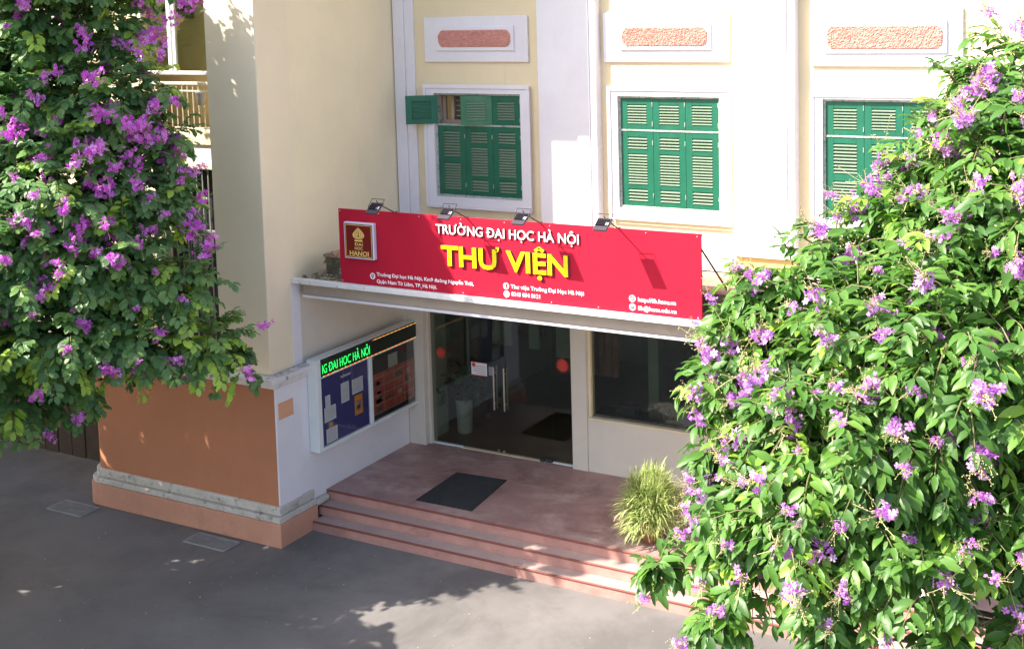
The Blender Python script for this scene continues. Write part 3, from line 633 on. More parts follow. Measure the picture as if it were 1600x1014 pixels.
# ------------------------------------------------------------------ things around
tag(B(-30, -9.0, 8.0, 8.4, 0, 14).build('neighbour_building', 'cream_dirty'), 'cream building wall far behind the left flowering tree', 'building')
fe = thing('board_fence', 'dark brown board fence in the shade left of the orange wall', 'fence', (-7.5, 0.5, 0))
for i in range(24):
    x = -12.5+i*0.36; B(x, x+0.335, 0.5+0.01*(i % 2), 0.55+0.01*(i % 2), 0.02, 2.1+0.03*((i*7) % 3)).build('board', 'brown_wood', fe, 0.004)
for z in (0.5, 1.6): B(-12.5, -4.1, 0.562, 0.61, z, z+0.09).build('rail', 'brown_wood', fe)
def drain(x0, x1, y0, y1, label):
    d = thing('drain_cover', label, 'drain cover', ((x0+x1)/2, (y0+y1)/2, 0), 'concrete drain covers beside the orange wall')
    f = MB(); t = 0.03
    f.box(x0, x1, y0, y0+t, 0.002, 0.022); f.box(x0, x1, y1-t, y1, 0.002, 0.022); f.box(x0, x0+t, y0+t, y1-t, 0.002, 0.022); f.box(x1-t, x1, y0+t, y1-t, 0.002, 0.022)
    f.box(x0+t, x1-t, y0+t, y1-t, 0.001, 0.006)
    f.build('frame', 'drain', d)
    n = 18
    for i in range(n):
        a = x0+t+0.008+(x1-x0-2*t-0.016)*i/n
        for (c, e) in ((y0+t+0.01, (y0+y1)/2-0.01), ((y0+y1)/2+0.01, y1-t-0.01)):
            B(a, a+0.022, c, e, 0.006, 0.018).build('bar', 'drain', d)
drain(-1.46, -0.62, -1.32, -0.97, 'grey slotted drain cover nearer the white corner of the wing')
drain(-4.46, -3.65, -1.36, -0.96, 'grey slotted drain cover farther left by the rounded plinth end')

# ------------------------------------------------------------------ the red sign
SY = -0.12
sg = thing('library_sign', 'long red sign board with white and yellow raised lettering standing on the canopy', 'sign', (3.7, SY, 3.967))
MB().box(0.826, 6.59, SY, SY+0.03, 3.968, 5.077).build('sign_board', 'sign', sg, 0.003)
fb_ = MB()
for x in (0.9, 2.3, 3.7, 5.1, 6.5): fb_.box(x, x+0.03, SY+0.031, SY+0.06, 3.97, 5.06)
for z in (4.0, 4.5, 5.03): fb_.box(0.84, 6.57, SY+0.061, SY+0.09, z, z+0.03)
fb_.build('sign_frame', 'rust', sg)
fx = MB()
for i in range(9):
    for z in (4.0, 5.045): fx.lathe((0.86+i*0.71, SY-0.004, z-0.006), [(0.006, 0), (0.006, 0.012)], 8)
stuff(fx.build('screw_heads', 'alu', sg))
for x0, x1 in ((0.95, 1.15), (3.6, 3.8), (6.50, 6.74)): MB().tube([(x0, SY+0.05, 4.98), (x1, 0.40, 4.262)], 0.013, 6).build('stay', 'rust', sg)
lettering('TRƯỜNG ĐẠI HỌC HÀ NỘI', 2.572, 4.828, 0.135, SY, 'letter_white', sg, 'raised_letter', width=2.285, extrude=0.012, bold=0.0025, split=True, side='letter_side')
lettering('THƯ VIỆN', 2.66, 4.385, 0.285, SY, 'yellow', sg, 'raised_letter', width=2.03, extrude=0.018, bold=0.010, split=True, side='letter_side')
def printed(t, x, z, h, w_): stuff(lettering(t, x, z, h, SY-0.002, 'print_white', sg, 'printed_text', width=w_, bold=0.0018))
printed('Trường Đại học Hà Nội, Km9 đường Nguyễn Trãi,', 1.492, 4.118, 0.052, 1.675)
printed('Quận Nam Từ Liêm, TP. Hà Nội.', 1.488, 4.015, 0.052, 1.06)
printed('Thư viện Trường Đại Học Hà Nội', 3.772, 4.135, 0.055, 1.135)
printed('0243 854 8121', 3.778, 4.032, 0.055, 0.455)
printed('http://lib.hanu.vn', 5.70, 4.132, 0.056, 0.535)
printed('lib@hanu.edu.vn', 5.70, 4.020, 0.056, 0.54)
def disc(cx, cz, r, y, mat, name='icon_disc', par=sg, n=20):
    return MB().prism([(cx+r*math.cos(6.2832*i/n), cz+r*math.sin(6.2832*i/n)) for i in range(n)], y-0.002, y, axis='y').build(name, mat, par)
def flat(poly, y, mat, name, par=sg): return MB().prism(poly, y-0.002, y, axis='y').build(name, mat, par)
R_ = 0.047
for cx, cz in ((1.417, 4.108), (3.698, 4.16), (3.703, 4.05), (5.617, 4.162), (5.619, 4.05)): disc(cx, cz, R_, SY-0.001, 'print_white')
y2 = SY-0.0035
disc(1.417, 4.115, 0.024, y2, 'print_dark', 'pin_icon'); flat([(1.395, 4.106), (1.417, 4.072), (1.439, 4.106)], y2-0.0005, 'print_dark', 'pin_icon'); disc(1.417, 4.117, 0.010, y2-0.0025, 'print_white', 'pin_icon')
lettering('f', 3.688, 4.132, 0.055, y2, 'sign', sg, 'letter_icon', bold=0.006)
hs = [(3.682+0.0, 4.068), (3.69, 4.072), (3.697, 4.058), (3.690, 4.052), (3.704, 4.037), (3.711, 4.042), (3.724, 4.034), (3.720, 4.026), (3.710, 4.024), (3.694, 4.034), (3.682, 4.050)]
flat(hs, y2, 'sign', 'handset_icon')
gm = MB(); cx, cz = 5.617, 4.162
def ring(m, cx, cz, rx, rz, t, y, n=20):
    for i in range(n):
        a, b = 6.2832*i/n, 6.2832*(i+1)/n
        m.prism([(cx+rx*math.cos(a), cz+rz*math.sin(a)), (cx+rx*math.cos(b), cz+rz*math.sin(b)), (cx+(rx-t)*math.cos(b), cz+(rz-t)*math.sin(b)), (cx+(rx-t)*math.cos(a), cz+(rz-t)*math.sin(a))], y-0.002, y)
ring(gm, cx, cz, 0.036, 0.036, 0.005, y2); ring(gm, cx, cz, 0.018, 0.036, 0.004, y2-0.0003); gm.box(cx-0.034, cx+0.034, y2-0.0024, y2-0.0006, cz-0.002, cz+0.002)
for dz in (-0.018, 0.018): gm.box(cx-0.03, cx+0.03, y2-0.0024, y2-0.0006, cz+dz-0.002, cz+dz+0.002)
gm.build('globe_icon', 'sign', sg)
em = MB(); em.box(5.593, 5.645, y2-0.002, y2, 4.032, 4.068); e_ = em.build('envelope_icon', 'print_dark', sg)
MB().tube([(5.595, y2-0.003, 4.066), (5.619, y2-0.003, 4.048), (5.643, y2-0.003, 4.066)], 0.0025, 4).build('envelope_icon', 'print_white', sg)
# the logo box
lg = MB().box(0.975, 1.515, SY-0.075, SY-0.001, 4.36, 4.90).build('logo_box', 'logo_box', sg, 0.012, seg=2)
ly = SY-0.0765
MB().box(0.995, 1.495, ly-0.001, ly+0.001, 4.38, 4.88).build('logo_border', 'board_dark', lg, 0.0)
MB().box(1.007, 1.483, ly-0.002, ly, 4.392, 4.868).build('logo_border', 'gold', lg)
MB().box(1.016, 1.474, ly-0.003, ly, 4.401, 4.859).build('logo_face', 'maroon', lg)
yy = ly-0.003
# tower emblem: pointed dome on a base, pierced by darker lines
D0 = [(1.185, 4.690), (1.145, 4.735), (1.15, 4.77), (1.185, 4.815), (1.225, 4.852), (1.265, 4.815), (1.30, 4.77), (1.305, 4.735), (1.265, 4.690)]
dome = [(1.245+(x-1.225)*1.32, 4.652+(z-4.690)*1.08) for x, z in D0]
flat(dome, yy, 'gold', 'emblem', lg)
MB().box(1.172, 1.318, yy-0.002, yy, 4.622, 4.643).build('emblem', 'gold', lg)
em = MB()
for k, s_ in enumerate((0.76, 0.48)):
    c = (1.245, 4.722); p = [((x-c[0])*s_+c[0], (z-c[1])*s_+c[1]) for x, z in dome]
    for i in range(len(p)-1):
        em.tube([(p[i][0], yy-0.0035, p[i][1]), (p[i+1][0], yy-0.0035, p[i+1][1])], 0.003, 4)
em.prism([(1.225, 4.69), (1.265, 4.69), (1.255, 4.71), (1.251, 4.74), (1.245, 4.77), (1.239, 4.74), (1.235, 4.71)], yy-0.004, yy-0.0025)
em.box(1.175, 1.315, yy-0.004, yy-0.0025, 4.660, 4.666)
em.build('emblem_lines', 'maroon', lg)
lettering('ĐẠI', 1.172, 4.560, 0.044, yy-0.002, 'gold', lg, 'logo_text', width=0.145, bold=0.001)
lettering('HỌC', 1.172, 4.500, 0.042, yy-0.002, 'gold', lg, 'logo_text', width=0.145, bold=0.001)
lettering('HANỌI', 1.075, 4.412, 0.070, yy-0.002, 'gold', lg, 'logo_text', width=0.345, bold=0.002)

# ------------------------------------------------------------------ floodlights on their arms
def make_flood(bx):
    t = thing('floodlight', '', 'floodlight', (bx, SY+0.02, 5.08), 'floodlights on thin arms above the red sign')
    MB().tube([(bx, SY+0.02, 5.06), (bx, -0.52, 5.265), (bx-0.01, -0.55, 5.315)], [0.010, 0.008, 0.006], 6).build('arm', 'rust', t)
    MB().lathe((bx, SY+0.02, 5.055), [(0.018, 0), (0.018, 0.035)], 10).build('bolt', 'rust', t)
    # body: a shallow ribbed box hung below the yoke, tilted to face the sign
    T = Vector((bx, -0.53, 5.285)); d = Vector((0, -0.83, -0.56)).normalized(); nrm = Vector((0, 0.56, -0.83)); X = Vector((1, 0, 0))
    def bx_(a0, a1, l0, l1, n0, n1, m):
        v = [T+X*a+d*l+nrm*n for n in (n0, n1) for l in (l0, l1) for a in (a0, a1)]
        m.add(v, [(0, 2, 3, 1), (4, 5, 7, 6), (0, 1, 5, 4), (2, 6, 7, 3), (0, 4, 6, 2), (1, 3, 7, 5)]); return m
    m = bx_(-0.098, 0.098, 0.0, 0.22, -0.0, 0.03, MB()); body = m.build('housing', 'lamp', t, 0.006)
    bx_(-0.085, 0.085, 0.015, 0.205, 0.031, 0.036, MB()).build('lens', 'lamp_glass', t)
    m = MB()
    for i in range(7): bx_(-0.075+i*0.024, -0.070+i*0.024, 0.03, 0.15, -0.022, -0.001, m)
    m.build('cooling_fin', 'lamp', body)
    bx_(0.055, 0.088, 0.09, 0.14, -0.012, -0.001, MB()).build('rating_label', 'print_white', body)
    p = [T+X*0.108+d*0.10, T+X*0.108+Vector((0, 0.015, 0.045)), T-X*0.108+Vector((0, 0.015, 0.045)), T-X*0.108+d*0.10]
    MB().tube(p, 0.0055, 5).build('yoke', 'lamp', t)
    return t
fl_ = [('floodlight above the tower logo, at the left end of the red sign', 1.869), ('floodlight above the first white word of the sign', 3.095), ('floodlight above the end of the yellow words', 4.273), ('floodlight over the empty right part of the red sign', 5.442)]
f0 = make_flood(fl_[0][1]); rename(f0, fl_[0][0])
for lb, x in fl_[1:]:
    c = copy_tree(f0); c.location.x = x; rename(c, lb); c.rotation_euler.z = random.uniform(-.06, .06)

# ------------------------------------------------------------------ notice board and LED strip on the left porch wall (facing +x)
BX = 0.20
nb = thing('notice_board', 'white framed glazed notice board on the left porch wall', 'notice board', (0.0, 1.35, 1.2))
f = MB(); Z0, Z1 = 1.20, 2.36; Y0, Y1 = -0.02, 2.70
f.box(0.004, BX, Y0, Y0+0.10, Z0, 2.66); f.box(0.004, BX, Y0+0.1, Y1, Z0, Z0+0.055); f.box(0.004, BX, Y1-0.02, Y1+0.015, Z0+0.055, 2.66)
f.box(0.004, BX, Y0+0.10, Y1-0.02, Z1-0.01, Z1+0.01); f.box(0.004, BX-0.02, Y0+0.1, Y1-0.02, 2.64, 2.66); f.box(0.02, BX-0.004, 1.30, 1.375, Z0+0.055, Z1-0.01)
f.build('board_frame', 'board_white', nb, 0.006)
B(0.004, 0.15, Y0+0.10, 1.30, Z0+0.055, Z1-0.01).build('navy_panel', 'navy', nb)
B(0.004, 0.145, 1.375, Y1-0.02, Z0+0.055, Z1-0.01).build('dark_panel', 'board_dark', nb)
def sheet(y0, y1, z0, z1, x, mat, label, cat='paper notice', lines=True, tilt=0.0):
    t = B(x, x+0.003, y0, y1, z0, z1).build('notice', mat)
    if lines:
        m = MB(); n = max(2, int((z1-z0)/0.028))
        for i in range(n): m.box(x+0.0032, x+0.0042, y0+0.015, y1-0.015-random.random()*0.04, z1-0.02-i*(z1-z0-0.03)/n-0.006, z1-0.02-i*(z1-z0-0.03)/n)
        m.build('print_lines', 'paper_lines', t)
    return tag(t, label, cat, 'notices pinned on the navy panel')
sheet(0.60, 0.80, 1.80, 2.12, 0.152, 'paper', 'grey upright paper notice at the top middle of the navy panel')
sheet(0.88, 1.16, 1.86, 2.10, 0.152, 'paper', 'wide white paper notice at the top right of the navy panel')
o = sheet(0.93, 1.13, 1.50, 1.82, 0.152, 'flyer', 'orange flyer with a small round mark on the navy panel', 'flyer', False)
disc_m = MB(); disc_m.add([(0.1565, 1.03+0.035*math.cos(a*math.pi/6), 1.63+0.035*math.sin(a*math.pi/6)) for a in range(12)], [tuple(range(12))]); disc_m.build('round_mark', 'print_dark', o)
B(0.1555, 0.1565, 0.97, 1.10, 1.56, 1.74).build('flyer_panel', 'poster_line', o)
sheet(0.21, 0.33, 1.83, 2.03, 0.152, 'paper', 'small white paper pinned highest at the left edge of the navy panel')
sheet(0.17, 0.45, 1.62, 1.85, 0.157, 'paper', 'white paper overlapping a small one at the left of the navy panel')
o = sheet(0.25, 0.39, 1.47, 1.64, 0.152, 'flyer_blue', 'small blue flyer with an orange disc on the navy panel', 'flyer', False)
m = MB(); m.add([(0.1565, 0.32+0.045*math.cos(a*math.pi/6), 1.545+0.055*math.sin(a*math.pi/6)) for a in range(12)], [tuple(range(12))]); m.build('orange_disc', 'flyer', o)
sheet(0.20, 0.47, 1.275, 1.50, 0.157, 'paper', 'lowest white paper near the bottom left corner of the navy panel')
def side_text(t, y, z, h, x, mat, par, width):
    v, fc = text_mesh(t, h/0.72, 0, 0.002, width)
    return MB().add([(x, y+p[0], z+p[1]) for p in v], [tuple(q) for q in fc]).build('heading', mat, par)
side_text('THÔNG BÁO', 0.60, 2.21, 0.035, 0.152, 'print_white', nb, 0.26)
# poster of red panels in the right half
po = tag(B(0.147, 0.152, 1.44, 2.58, 1.34, 2.02).build('poster', 'poster_red'), 'red and brown printed poster with rows of pictures in the dark half of the board', 'poster')
m = MB()
for k in range(5): m.box(0.1525, 0.154, 1.44, 2.58, 1.34+0.15*k, 1.352+0.15*k)
for k in range(5): m.box(0.1525, 0.154, 1.44+0.28*k, 1.448+0.28*k, 1.36, 2.02)
m.build('poster_rule', 'poster_line', po)
r6 = random.Random(12)
for k in range(18): a, b = 1.47+r6.randrange(4)*0.28, 1.37+r6.randrange(4)*0.15; B(0.1545, 0.1555, a+r6.uniform(0, .06), a+r6.uniform(.1, .2), b, b+r6.uniform(.04, .1)).build('poster_picture', r6.choice(['poster_line', 'picture_ink', 'poster_red', 'curtain']), po)
tag(B(0.147, 0.152, 1.86, 2.12, 2.03, 2.25).build('notice', 'picture_paper'), 'pale paper above the red poster in the dark half of the board', 'paper notice', 'notices pinned on the navy panel')
B(BX-0.035, BX-0.031, Y0+0.10, Y1-0.02, Z0+0.055, Z1-0.01).build('sliding_pane', 'clear_glass', nb)
led = thing('led_display', 'black LED strip with green running text above the notice board', 'display', (0.1, 1.4, 2.37))
B(0.02, BX+0.01, 0.09, 2.66, 2.373, 2.637).build('panel', 'led_black', led, 0.004)
v, fc = text_mesh('IG ĐẠI HỌC HÀ NỘI', 0.165/0.72, 0, 0.001, 1.20)
tris = []
for q in fc:
    for k in range(1, len(q)-1): tris.append((v[q[0]][:2], v[q[k]][:2], v[q[k+1]][:2]))
tris = np.array(tris); pit = 0.0138; m = MB(); lx = BX+0.0125
zlo, zhi = -0.05, 0.24
for iy in range(int(1.21/pit)):
    for iz in range(int(zlo/pit), int(zhi/pit)):
        P_ = np.array([iy*pit+pit/2, iz*pit+pit/2]); a, b, c_ = tris[:, 0], tris[:, 1], tris[:, 2]
        def cr(o1, o2): return (o2[:, 0]-o1[:, 0])*(P_[1]-o1[:, 1])-(o2[:, 1]-o1[:, 1])*(P_[0]-o1[:, 0])
        s1, s2, s3 = cr(a, b), cr(b, c_), cr(c_, a)
        if (((s1 >= 0) & (s2 >= 0) & (s3 >= 0)) | ((s1 <= 0) & (s2 <= 0) & (s3 <= 0))).any():
            y, z = 0.10+P_[0], 2.425+P_[1]*0.9; h = pit*0.37
            m.add([(lx, y-h, z-h), (lx, y+h, z-h), (lx, y+h, z+h), (lx, y-h, z+h)], [(0, 1, 2, 3)])
stuff(m.build('lit_dots', 'led_green', led))
for mt, off, nm in (('led_red', 0, 'red_border_dots'), ('led_lime', 1, 'lime_border_dots')):
    m = MB()
    for i in range(46):
        y = 0.105+i*0.0555
        if (i+off) % 2:
            m.box(lx-0.001, lx+0.001, y, y+0.046, 2.378, 2.386)
            if i > 22: m.box(lx-0.001, lx+0.001, y, y+0.046, 2.624, 2.632)
    for i in range(4):
        if (i+off) % 2: m.box(lx-0.001, lx+0.001, 2.648, 2.656, 2.39+i*0.06, 2.43+i*0.06)
    stuff(m.build(nm, mt, led))

# stickers and notices on the glass
def sunburst(cx, cz, r, y, label):
    n = 14; p = []
    for i in range(2*n):
        a = math.pi*i/n; rr_ = r if i % 2 == 0 else r*0.60; p.append((cx+rr_*math.cos(a), cz+rr_*math.sin(a)))
    t = tag(MB().prism(p, y-0.003, y).build('sticker', 'red_sticker'), label, 'sticker')
    m = MB()
    for i in range(n):
        a = 2*math.pi*i/n; c, s = math.cos(a), math.sin(a)
        m.prism([(cx+c*r*.42-s*.004, cz+s*r*.42+c*.004), (cx+c*r*.42+s*.004, cz+s*r*.42-c*.004), (cx+c*r*.8, cz+s*r*.8)], y-0.005, y-0.0035)
    m.build('cut_slit', 'curtain', t); return t
sunburst(0.585, 2.10, 0.108, 2.788, 'red sunburst sticker on the left fixed pane')
sunburst(2.965, 2.155, 0.135, 2.788, 'red sunburst sticker on the pane beside the right pier')
n1 = tag(B(1.20, 1.51, 2.782, 2.788, 1.80, 2.01).build('door_notice', 'paper'), 'pink and white notice with a red disc on the left door', 'paper notice')
f = MB(); f.box(1.19, 1.52, 2.779, 2.7815, 1.79, 1.80); f.box(1.19, 1.52, 2.779, 2.7815, 2.01, 2.02); f.build('red_edge', 'red_sticker', n1)
disc(1.25, 1.97, 0.035, 2.781, 'red_sticker', 'red_disc', n1)
f = MB()
for i in range(5): f.box(1.23+(0.07 if i == 0 else 0), 1.49, 2.780, 2.7815, 1.825+0.032*i, 1.833+0.032*i)
f.build('print_lines', 'poster_line', n1)
tag(B(1.545, 1.62, 2.783, 2.788, 1.82, 1.97).build('door_notice', 'paper_lines'), 'small grey card between the pink notice and the door handle', 'paper notice')

# ------------------------------------------------------------------ foliage
def leaf_template(kind=0):
    """blade along +x of length 1, normal +z: 12 triangles"""
    ts = [0, 0.18, 0.48, 0.80, 1.0]; ws = [0, 0.165, 0.205, 0.125, 0] if kind == 0 else [0, 0.17, 0.30, 0.24, 0]
    dr = [0, 0.015, -0.005, -0.07, -0.16]
    c = [(t, 0, d) for t, d in zip(ts, dr)]
    l = [(ts[i], ws[i], dr[i]+0.055+0.02*math.sin(i*2.1)) for i in (1, 2, 3)]; r = [(ts[i], -ws[i], dr[i]+0.055-0.02*math.sin(i*2.1)) for i in (1, 2, 3)]
    V = np.array(c+l+r); F = np.array([(0, 1, 5), (1, 2, 6), (1, 6, 5), (2, 3, 7), (2, 7, 6), (3, 4, 7), (0, 8, 1), (1, 8, 9), (1, 9, 2), (2, 9, 10), (2, 10, 3), (3, 10, 4)])
    return V, F
def frames(d, n):
    x = d/np.linalg.norm(d, axis=1, keepdims=True)
    z = n - (n*x).sum(1, keepdims=True)*x; z /= np.linalg.norm(z, axis=1, keepdims=True)+1e-9
    y = np.cross(z, x); return np.stack([x, y, z], 2)          # columns
def mesh_np(name, V, F, tint, mat):
    me = bpy.data.meshes.new(name); me.vertices.add(len(V)); me.vertices.foreach_set('co', V.astype(np.float32).ravel())
    n = F.shape[1]; me.loops.add(F.size); me.loops.foreach_set('vertex_index', F.astype(np.int32).ravel())
    me.polygons.add(len(F)); me.polygons.foreach_set('loop_start', np.arange(0, F.size, n, dtype=np.int32)); me.polygons.foreach_set('loop_total', np.full(len(F), n, dtype=np.int32))
    me.update(calc_edges=True); me.validate()
    a = me.attributes.new('tint', 'FLOAT', 'POINT'); a.data.foreach_set('value', tint.astype(np.float32))
    me.materials.append(MT[mat]); me.shade_smooth(); return me
def instances(tpl, P, Fm, S, tint):
    TV, TF = tpl
    V = np.einsum('nij,vj->nvi', Fm, TV)*S[:, None, None] + P[:, None, :]
    F = TF[None] + (np.arange(len(P))*len(TV))[:, None, None]
    return V.reshape(-1, 3), F.reshape(-1, TF.shape[1]), np.repeat(tint, len(TV))

def blossom(r, size):
    """one crinkled six petalled flower, returns V, F"""
    V = []; F = []
    ax = r.normal(size=3); ax /= np.linalg.norm(ax)
    u = np.cross(ax, [0.3, 0.5, 0.8]); u /= np.linalg.norm(u); w_ = np.cross(ax, u)
    for k in range(6):
        a = 2*math.pi*k/6 + r.uniform(-.15, .15); d = u*math.cos(a)+w_*math.sin(a); s = np.cross(ax, d); b = len(V)
        V += [d*0.08, d*0.55+s*0.28+ax*r.uniform(0, .3), d*0.55-s*0.28+ax*r.uniform(0, .3), d*0.75+ax*r.uniform(-.1, .15), d*1.0+s*0.2+ax*r.uniform(-.1, .35), d*1.0-s*0.2+ax*r.uniform(-.1, .35)]
        F += [(b, b+1, b+3), (b, b+3, b+2), (b+1, b+4, b+3), (b+3, b+5, b+2), (b+3, b+4, b+5)]
    return np.array(V)*size, np.array(F)
def cluster_mesh(name, seed, n, length, width, fl, buds, mat):
    """panicle along +x: blossoms crowded round the axis, bud tips beyond"""
    r = np.random.default_rng(seed); V = []; F = []; T = []; base = 0
    for i in range(n):
        bv, bf = blossom(r, fl*r.uniform(0.75, 1.1)); t = r.uniform(0.05, 1.0)
        p = np.array([t*length, *(r.normal(size=2)*width*(0.5 if t > 0.8 else 0.75))])
        V.append(bv+p); F.append(bf+base); base += len(bv); T.append(np.full(len(bv), r.uniform(0.1, 0.9))+r.uniform(-.1, .15, len(bv)))
    me = mesh_np(name, np.concatenate(V), np.concatenate(F), np.concatenate(T), mat)
    # buds and stalk as a second material
    bm = bmesh.new(); bm.from_mesh(me); me.materials.append(MT['bud']); 
    def ball(c, s):
        vs_ = [bm.verts.new(Vector(c)+Vector(q)*s) for q in ((1, 0, 0), (-1, 0, 0), (0, 1, 0), (0, -1, 0), (0, 0, 1), (0, 0, -1))]
        for a, b, c2 in ((0, 2, 4), (2, 1, 4), (1, 3, 4), (3, 0, 4), (2, 0, 5), (1, 2, 5), (3, 1, 5), (0, 3, 5)): bm.faces.new((vs_[a], vs_[b], vs_[c2])).material_index = 1
    def stalk(a, b, s):
        a, b = Vector(a), Vector(b); d = (b-a).normalized(); x = d.cross(Vector((0.2, 0.3, 0.9))).normalized(); y = d.cross(x)
        va = [bm.verts.new(a+(x*math.cos(k*2.09)+y*math.sin(k*2.09))*s) for k in range(3)]; vb = [bm.verts.new(b+(x*math.cos(k*2.09)+y*math.sin(k*2.09))*s) for k in range(3)]
        for k in range(3): bm.faces.new((va[k], va[(k+1) % 3], vb[(k+1) % 3], vb[k])).material_index = 1
    stalk((-0.12, 0, 0), (length, 0, 0), 0.0035)
    for s in range(buds):
        o = np.array([r.uniform(0.5, 1.0)*length, 0, 0]); d = np.array([r.uniform(0.6, 1.2), *(r.normal(size=2)*0.6)]); d /= np.linalg.norm(d); L = r.uniform(0.06, 0.16); bend = r.normal(size=3)*0.05
        q = o
        for k in range(1, 5):
            e = o+d*L*k/4+bend*(k/4)**2; stalk(q, e, 0.0022); q = e
            for _ in range(2): ball(e+r.normal(size=3)*0.009, r.uniform(0.004, 0.0075))
    bm.to_mesh(me); bm.free(); return me

def tree(name, label, base, top, lobes, leafmat, petalmat, leaf_len, ntwig, kind, cl, bright, seed, flower_p, limbs_r, spray):
    r = np.random.default_rng(seed); root = thing(name, label, 'tree', base); BO = np.array(base)
    # trunk and limbs
    tp = [Vector(base)+ (Vector(top)-Vector(base))*t + Vector((0.12*math.sin(t*5), 0.10*math.sin(t*4+1), 0)) for t in (0, .25, .5, .75, 1)]
    MB().tube(tp, [limbs_r*1.25, limbs_r, limbs_r*.9, limbs_r*.75, limbs_r*.5], 12).build('trunk', 'bark', root, smooth=True)
    for i, (x, y, z, rr_) in enumerate(lobes):
        s = tp[2] if z < tp[3].z else tp[3]; e = Vector((x, y, z)); mid = (s+e)/2 + Vector((0, 0, 0.25)) + Vector(r.normal(size=3)*0.12)
        p1 = s.lerp(mid, 0.55) + Vector((0, 0, 0.1)); rad_ = limbs_r*(0.16+0.22*min(1, rr_))
        MB().tube([s, p1, mid, mid.lerp(e, 0.6), e], [rad_, rad_*.8, rad_*.55, rad_*.35, rad_*.15], 7).build('limb', 'bark', root, smooth=True)
    # twigs
    tot = sum(max(q[3], 0.2)**2.2 for q in lobes); LP = []; LD = []; LN = []; LS = []; LT = []; tw = MB(); flowers = []
    for (x, y, z, R) in lobes:
        n = max(10, int(ntwig*max(R, 0.2)**2.2/tot)); c = np.array([x, y, z])
        for _ in range(n):
            d = r.normal(size=3); d /= np.linalg.norm(d)
            if d[2] < -0.3: d[2] *= 0.6
            rad0 = R*r.uniform(0.25, 0.95)**0.7; p = c + d*rad0*np.array([1, 1, 0.95])
            L = spray*r.uniform(0.65, 1.25)*min(1, 0.5+R); v = d*0.9 + r.normal(size=3)*0.45 + np.array([0, 0, 0.15]); v /= np.linalg.norm(v)
            nl = r.integers(7, 12); young = r.random() < bright; pts = [p.copy()]; tone = r.uniform(0.12, 0.62) if not young else r.uniform(0.85, 1.0)
            side = np.cross(v, [0, 0, 1.0]); side /= np.linalg.norm(side)+1e-6
            for k in range(nl):
                t = (k+1)/nl; v = v + np.array([0, 0, -0.11]); v /= np.linalg.norm(v); p = p + v*L/nl; pts.append(p.copy())
                s_ = (1 if k % 2 else -1)
                reps = (1,) if kind == 0 else (1, -1)
                for q in reps:
                    dd = v*0.55 + side*s_*q*0.85 + np.array([0, 0, -0.18 - 0.25*r.random()]) + r.normal(size=3)*0.16
                    nn = np.array([0, 0, 1.0]) + d*0.55 + r.normal(size=3)*0.28
                    LP.append(p + dd*0.015); LD.append(dd); LN.append(nn); LS.append(leaf_len*r.uniform(0.5, 1.3)*(1-0.25*t if kind else 1-0.15*abs(t-.5))); LT.append(np.clip(tone + r.normal()*0.10 + 0.1*t, 0, 1))
            dd = v + r.normal(size=3)*0.1; LP.append(p); LD.append(dd); LN.append(np.array([0, 0, 1.0])+d*0.4); LS.append(leaf_len*0.8); LT.append(tone)
            tw.tube([pts[0], pts[len(pts)//2], pts[-1]], [0.007, 0.005, 0.0025], 4)
            surf_ = rad0 > R*0.62
            if kind == 1 and p[2] < 4.6: surf_ = surf_ and r.random() < 0.3
            if kind == 1 and x < -1.2: surf_ = surf_ and r.random() < 0.35
            if kind == 0 and d[0] > 0.2: surf_ = surf_ and r.random() < 0.45
            if surf_ and r.random() < flower_p: flowers.append((p, v*0.7+d*0.5+np.array([0, 0, 0.45]), d))
    LP, LD, LN, LS, LT = map(np.array, (LP, LD, LN, LS, LT))
    Fm = frames(LD, LN)
    # the leaves that show largest are parts of their own
    cp = np.array(CAMPOS); rel = LP-cp; dep = rel@np.array(FWD); u = (rel@np.array(RIGHT))/dep; vv = (rel@np.array(DOWN))/dep
    inview = (u > -0.46) & (u < 0.372) & (vv > -0.10) & (vv < 0.428)
    facing = np.abs((Fm[:, :, 2]*(rel/np.linalg.norm(rel, axis=1, keepdims=True))).sum(1))
    score = np.where(inview, dep - facing*0.35, 1e9); order = np.argsort(score); single = [i for i in order[:300] if inview[i]]; rest = order[len(single):]
    tpl = leaf_template(kind); TV, TF = tpl; tones = [mesh_np('leaf', TV, TF, np.full(len(TV), t), leafmat) for t in (0.15, 0.3, 0.42, 0.55, 0.7, 0.95)]; tv = np.array([0.15, 0.3, 0.42, 0.55, 0.7, 0.95])
    for i in single:
        M = Matrix([[*(Fm[i][a]*LS[i]), LP[i][a]-BO[a]] for a in range(3)] + [[0, 0, 0, 1]])
        o = link('leaf', tones[int(np.argmin(abs(tv-LT[i])))], root); o.matrix_basis = M
    V, F, T = instances(tpl, LP[rest]-BO, Fm[rest], LS[rest], LT[rest])
    stuff(link('foliage', mesh_np('foliage', V, F, T, leafmat), root))
    stuff(tw.build('twigs', 'twig', root))
    # flower panicles
    cms = [cluster_mesh('flower_cluster', seed*10+k, cl[0]+3*k, cl[1]*(0.7+0.15*k), cl[2]*(0.8+0.1*k), cl[3], cl[4], petalmat) for k in range(5)]
    cp_ = []
    for p, dr, d in flowers:
        rel = p-cp; dep = rel@np.array(FWD); toward = -(d@rel)/np.linalg.norm(rel)
        uu = (rel@np.array(RIGHT))/dep; wv = (rel@np.array(DOWN))/dep
        if toward > 0.0 and -0.48 < uu < 0.38 and -0.11 < wv < 0.44: cp_.append((p + d*0.08, dr))
    r.shuffle(cp_)
